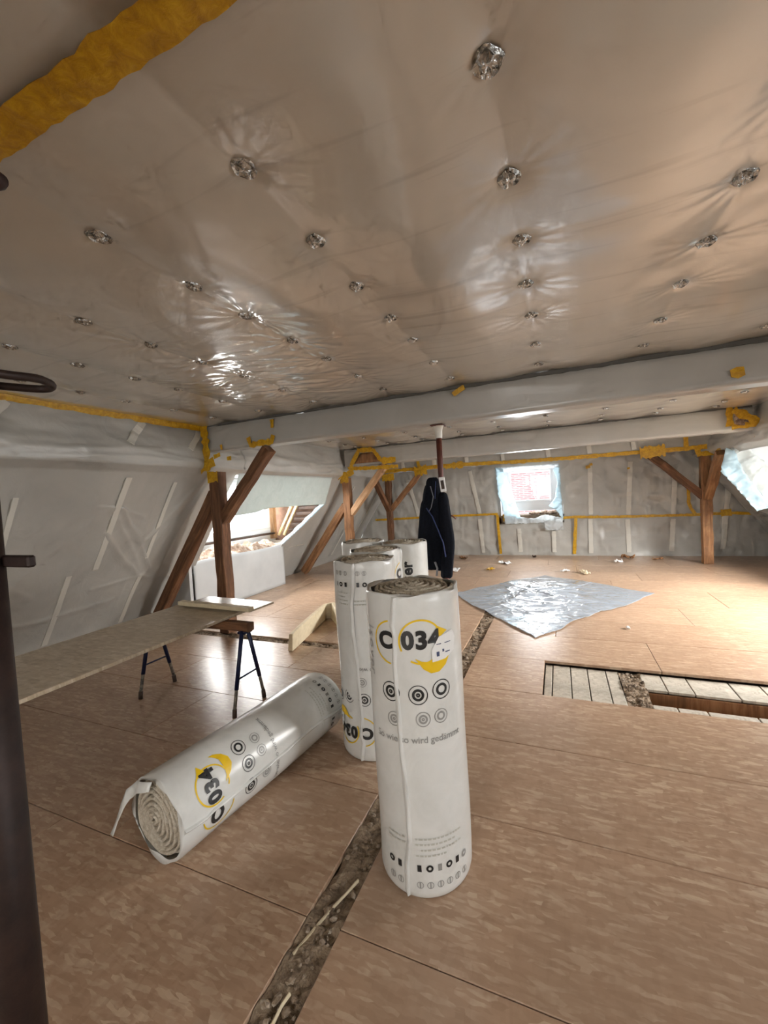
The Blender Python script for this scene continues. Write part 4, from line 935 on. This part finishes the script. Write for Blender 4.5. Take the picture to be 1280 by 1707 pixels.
def near_prop():
    root = empty('steel_prop', (-.976, .396, 0)); tag(root, 'dark steel prop with loop handle close up at the left edge', 'prop')
    box('base_plate', -.07, .07, -.07, .07, .001, .008, 'dark_steel', root, .002)
    tube('outer_tube', [(0, 0, .008), (0, 0, 1.62)], .0385, 'dark_steel', root, 24)
    tube('inner_tube', [(0, 0, 1.62), (0, 0, 2.46)], .030, 'dark_steel', root, 20)
    box('head_plate', -.06, .06, -.06, .06, 2.455, 2.465, 'dark_steel', root, .002)
    nut = tube('collar', [(0, 0, 1.70), (0, 0, 1.83)], .039, 'dark_steel', root, 20)
    pts = [(.03, -.05, 1.79), (.06, -.052, 1.79), (.095, -.030, 1.795), (.113, .018, 1.795), (.110, .065, 1.80), (.085, .10, 1.80), (.045, .105, 1.80), (.01, .05, 1.80)]
    P = []
    for i in range(len(pts)-1):
        p0, p1_, p2_, p3_ = [Vector(pts[min(max(k, 0), len(pts)-1)]) for k in (i-1, i, i+1, i+2)]
        for s in range(5):
            t_ = s/5; P.append(.5*((2*p1_)+(p2_-p0)*t_+(2*p0-5*p1_+4*p2_-p3_)*t_*t_+(3*p1_-p0-3*p2_+p3_)*t_**3))
    P.append(Vector(pts[-1])); h = tube('loop_handle', P, .0075, 'dark_steel', root, 10); h['label'] = 'dark steel loop handle of the adjusting nut'
    box('pin_bar', .015, .112, .022, .036, 1.460, 1.481, 'dark_steel', root, .003)
    k = tube('locking_pin', [(.02, .03, 2.155), (.05, .045, 2.16), (.068, .052, 2.16), (.076, .056, 2.157)], [.015, .017, .016, .010], 'dark_steel', root, 10)
near_prop()

# ================================================================== jacket on the prop
def jacket():
    bx, by = -1.055, 3.735
    root = empty('jacket', (bx, by, 1.72)); tag(root, 'dark navy work jacket hanging on the red steel prop', 'jacket')
    def loft(name, secs, m, n=40, fold=.16, seed=0, close=True):
        v = []; f = []
        for k, (z, cx, cy, hw, hd) in enumerate(secs):
            for i in range(n):
                a_ = 2*pi*i/n; q = 1+fold*(.5*sin(5*a_+seed+k*.12)+.35*sin(9*a_+seed*2-k*.1)+.25*sin(13*a_+k*.3))*min(1, k/3)
                v.append((cx+hw*cos(a_)*q, cy+hd*sin(a_)*q, z-1.72+.006*sin(4*a_+k)))
            if k: f += [((k-1)*n+i, k*n+i, k*n+(i+1) % n, (k-1)*n+(i+1) % n) for i in range(n)]
        f.append(tuple(range(n))); f.append(tuple(range(len(v)-n, len(v)))[::-1])
        me = mesh(name, v, f); bm = bmesh.new(); bm.from_mesh(me); bmesh.ops.recalc_face_normals(bm, faces=bm.faces); bm.to_mesh(me); bm.free()
        o = link(name, me, m, root, True); s = o.modifiers.new('smooth', 'SUBSURF'); s.levels = 1; s.render_levels = 1; return o
    loft('body', [(1.655, -.02, .0, .035, .022), (1.645, -.025, 0, .062, .036), (1.60, -.03, 0, .085, .05), (1.50, -.035, 0, .094, .056), (1.38, -.04, 0, .110, .06), (1.25, -.045, 0, .125, .062), (1.10, -.05, 0, .140, .064), (.98, -.045, 0, .148, .066), (.90, -.03, 0, .135, .062), (.845, -.005, 0, .112, .056), (.83, 0, 0, .10, .05)], 'jacket_cloth', seed=1)
    loft('sleeve', [(1.56, .075, -.02, .03, .03), (1.50, .082, -.035, .048, .042), (1.35, .09, -.042, .052, .046), (1.22, .098, -.045, .060, .05), (1.10, .115, -.045, .058, .05), (.98, .10, -.045, .056, .05), (.86, .085, -.045, .055, .046), (.78, .075, -.045, .058, .044), (.765, .075, -.045, .05, .04)], 'jacket_cloth', 26, .10, 4)
    loft('sleeve', [(1.50, -.11, -.015, .022, .028), (1.42, -.118, -.025, .036, .036), (1.25, -.135, -.03, .040, .038), (1.10, -.155, -.032, .038, .038), (1.0, -.165, -.03, .034, .034), (.98, -.165, -.03, .028, .03)], 'jacket_cloth', 24, .10, 7)
    loft('collar', [(1.70, -.02, -.005, .03, .02), (1.685, -.022, -.008, .055, .036), (1.64, -.025, -.012, .065, .042), (1.60, -.025, -.012, .058, .040)], 'jacket_cloth', 24, .08, 2)
    for pts, m, r in (([(-.03, -.064, -.10), (-.005, -.070, -.20), (-.03, -.075, -.30), (-.055, -.082, -.34)], 'jacket_grey', .004), ([(-.075, -.078, -.30), (-.02, -.085, -.38), (.03, -.098, -.50), (.075, -.105, -.62), (.09, -.10, -.75)], 'jacket_blue', .006), ([(.02, -.05, -.06), (.015, -.065, -.14), (.01, -.07, -.22)], 'jacket_blue', .004)):
        o = tube('piping', pts, r, m, root, 8); o['label'] = 'thin coloured piping'
    o = tube('piping', [(-.02, -.075, -.80), (.0, -.08, -.86), (-.01, -.08, -.93)], .010, 'jacket_grey', root, 8); o['label'] = 'grey reflective cuff band'
    o = box('name_tag', -.026, .026, -.004, .004, -.06, .075, 'label_white', root, .003); o.location = (.092, -.085, -.10); o.rotation_euler = (0, radians(-6), .2); o['label'] = 'white plastic tag holder'
    q = box('tag_window', -.014, .014, -.007, -.003, -.035, .045, 'tile_dark', o, .001)
jacket()

# ================================================================== plastic sheet on the floor
n = 230; A, B, C_, D_ = [np.array(p) for p in ((-1.56, 6.14), (-.31, 7.72), (1.17, 6.60), (-.29, 4.46))]
U, V = np.meshgrid(np.linspace(0, 1, n), np.linspace(0, 1, n), indexing='ij')
P2 = (A[None, None]*((1-U)*(1-V))[..., None]+B*((U)*(1-V))[..., None]+C_*(U*V)[..., None]+D_*((1-U)*V)[..., None])
X, Y = P2[..., 0]+fbm(U, V, 5, 31, 3)*.07*(1-np.minimum(1, 6*np.minimum(np.minimum(U, 1-U), np.minimum(V, 1-V)))), P2[..., 1]+fbm(U, V, 4, 33, 3)*.10*(1-np.minimum(1, 6*np.minimum(np.minimum(U, 1-U), np.minimum(V, 1-V))))
core = np.exp(-(((U-.45)/.33)**2+((V-.52)/.36)**2))
Z = .006+.016*np.abs(fbm(X, Y, 2.0, 40, 3))+core*(.030*np.clip(ridged(X*1.6+Y*.8, Y*2.6-X*.7, 3.0, 41), 0, 1)**2+.020*ridged(X*3+fbm(X, Y, 3, 47, 2)*2, Y*6+fbm(X, Y, 3, 48, 2)*2, 2.4, 44))+(.15+core)*.006*ridged(X*5+fbm(X, Y, 4, 49, 2)*3, Y*8, 3.2, 52)
Z += .02*np.exp(-((U-V*0-.5)/.008)**2)*.5+.02*np.exp(-((V-.5)/.008)**2)*.4
Z = np.maximum(Z, .004)
o = grid('plastic_sheet', np.stack([X, Y, Z], -1)[::-1], 'plastic_sheet', None, None, .0012); tag(o, 'crumpled pale blue plastic sheet spread out on the floor', 'plastic sheet')

# ================================================================== scraps on the floor
def scrap(x, y, sx, sy, h, m, name, label, cat, seed):
    nn_ = 14; U, V = np.meshgrid(np.linspace(-.5, .5, nn_), np.linspace(-.5, .5, nn_), indexing='ij')
    a_ = seed*1.3; X = U*sx*(1+.4*vnoise(V, U, 3, seed)); Y = V*sy*(1+.4*vnoise(U, V, 3, seed+2)); Z = .006+h*np.abs(fbm(U, V, 3, seed, 3))*1.6
    P = np.stack([X*cos(a_)-Y*sin(a_), X*sin(a_)+Y*cos(a_), Z], -1)[::-1]
    o = grid(name, P, m, None, None, .004); o.location = (x, y, 0); tag(o, label, cat); return o
for i, s in enumerate((
    (-1.28, 8.15, .16, .11, .05, 'tape', 'tape_scrap', 'crumpled yellow tape scrap left of the white one', 'scrap'),
    (-1.10, 8.85, .24, .13, .06, 'label_white', 'paper_scrap', 'crumpled white scrap on the floor below the far window', 'scrap'),
    (.05, 8.10, .16, .06, .05, 'label_white', 'paper_scrap', 'small white scrap left of the larger cream one', 'scrap'),
    (.36, 7.95, .20, .11, .07, 'fibreboard', 'wood_scrap', 'cream wood scrap beyond the plastic sheet', 'scrap'),
    (1.02, 9.15, .14, .09, .07, 'label_white', 'paper_scrap', 'white scrap beneath the far wall left of the post', 'scrap'),
    (-1.98, 8.0, .34, .22, .05, 'label_white', 'paper_scrap', 'white crumpled paper on the floor beside the jacket', 'scrap'),
    (1.25, 9.65, .22, .10, .09, 'wood_brown', 'wood_scrap', 'brown scrap at the foot of the far wall', 'scrap'),
    (-.55, 9.7, .08, .06, .05, 'tile_dark', 'dirt_crumb', 'tiny dark crumb at the foot of the far wall', 'scrap'),
    (-2.1, 9.5, .26, .12, .05, 'wood_brown', 'wood_scrap', 'flat brown scrap near the far wall left of the window', 'scrap'),
    (1.75, 9.5, .20, .06, .05, 'wood_brown', 'wood_scrap', 'thin brown scrap beside the right post', 'scrap'),
    (.62, 4.95, .05, .03, .03, 'label_white', 'paper_scrap', 'tiny white crumb right of the plastic sheet', 'scrap'))):
    scrap(*s, seed=i+1)
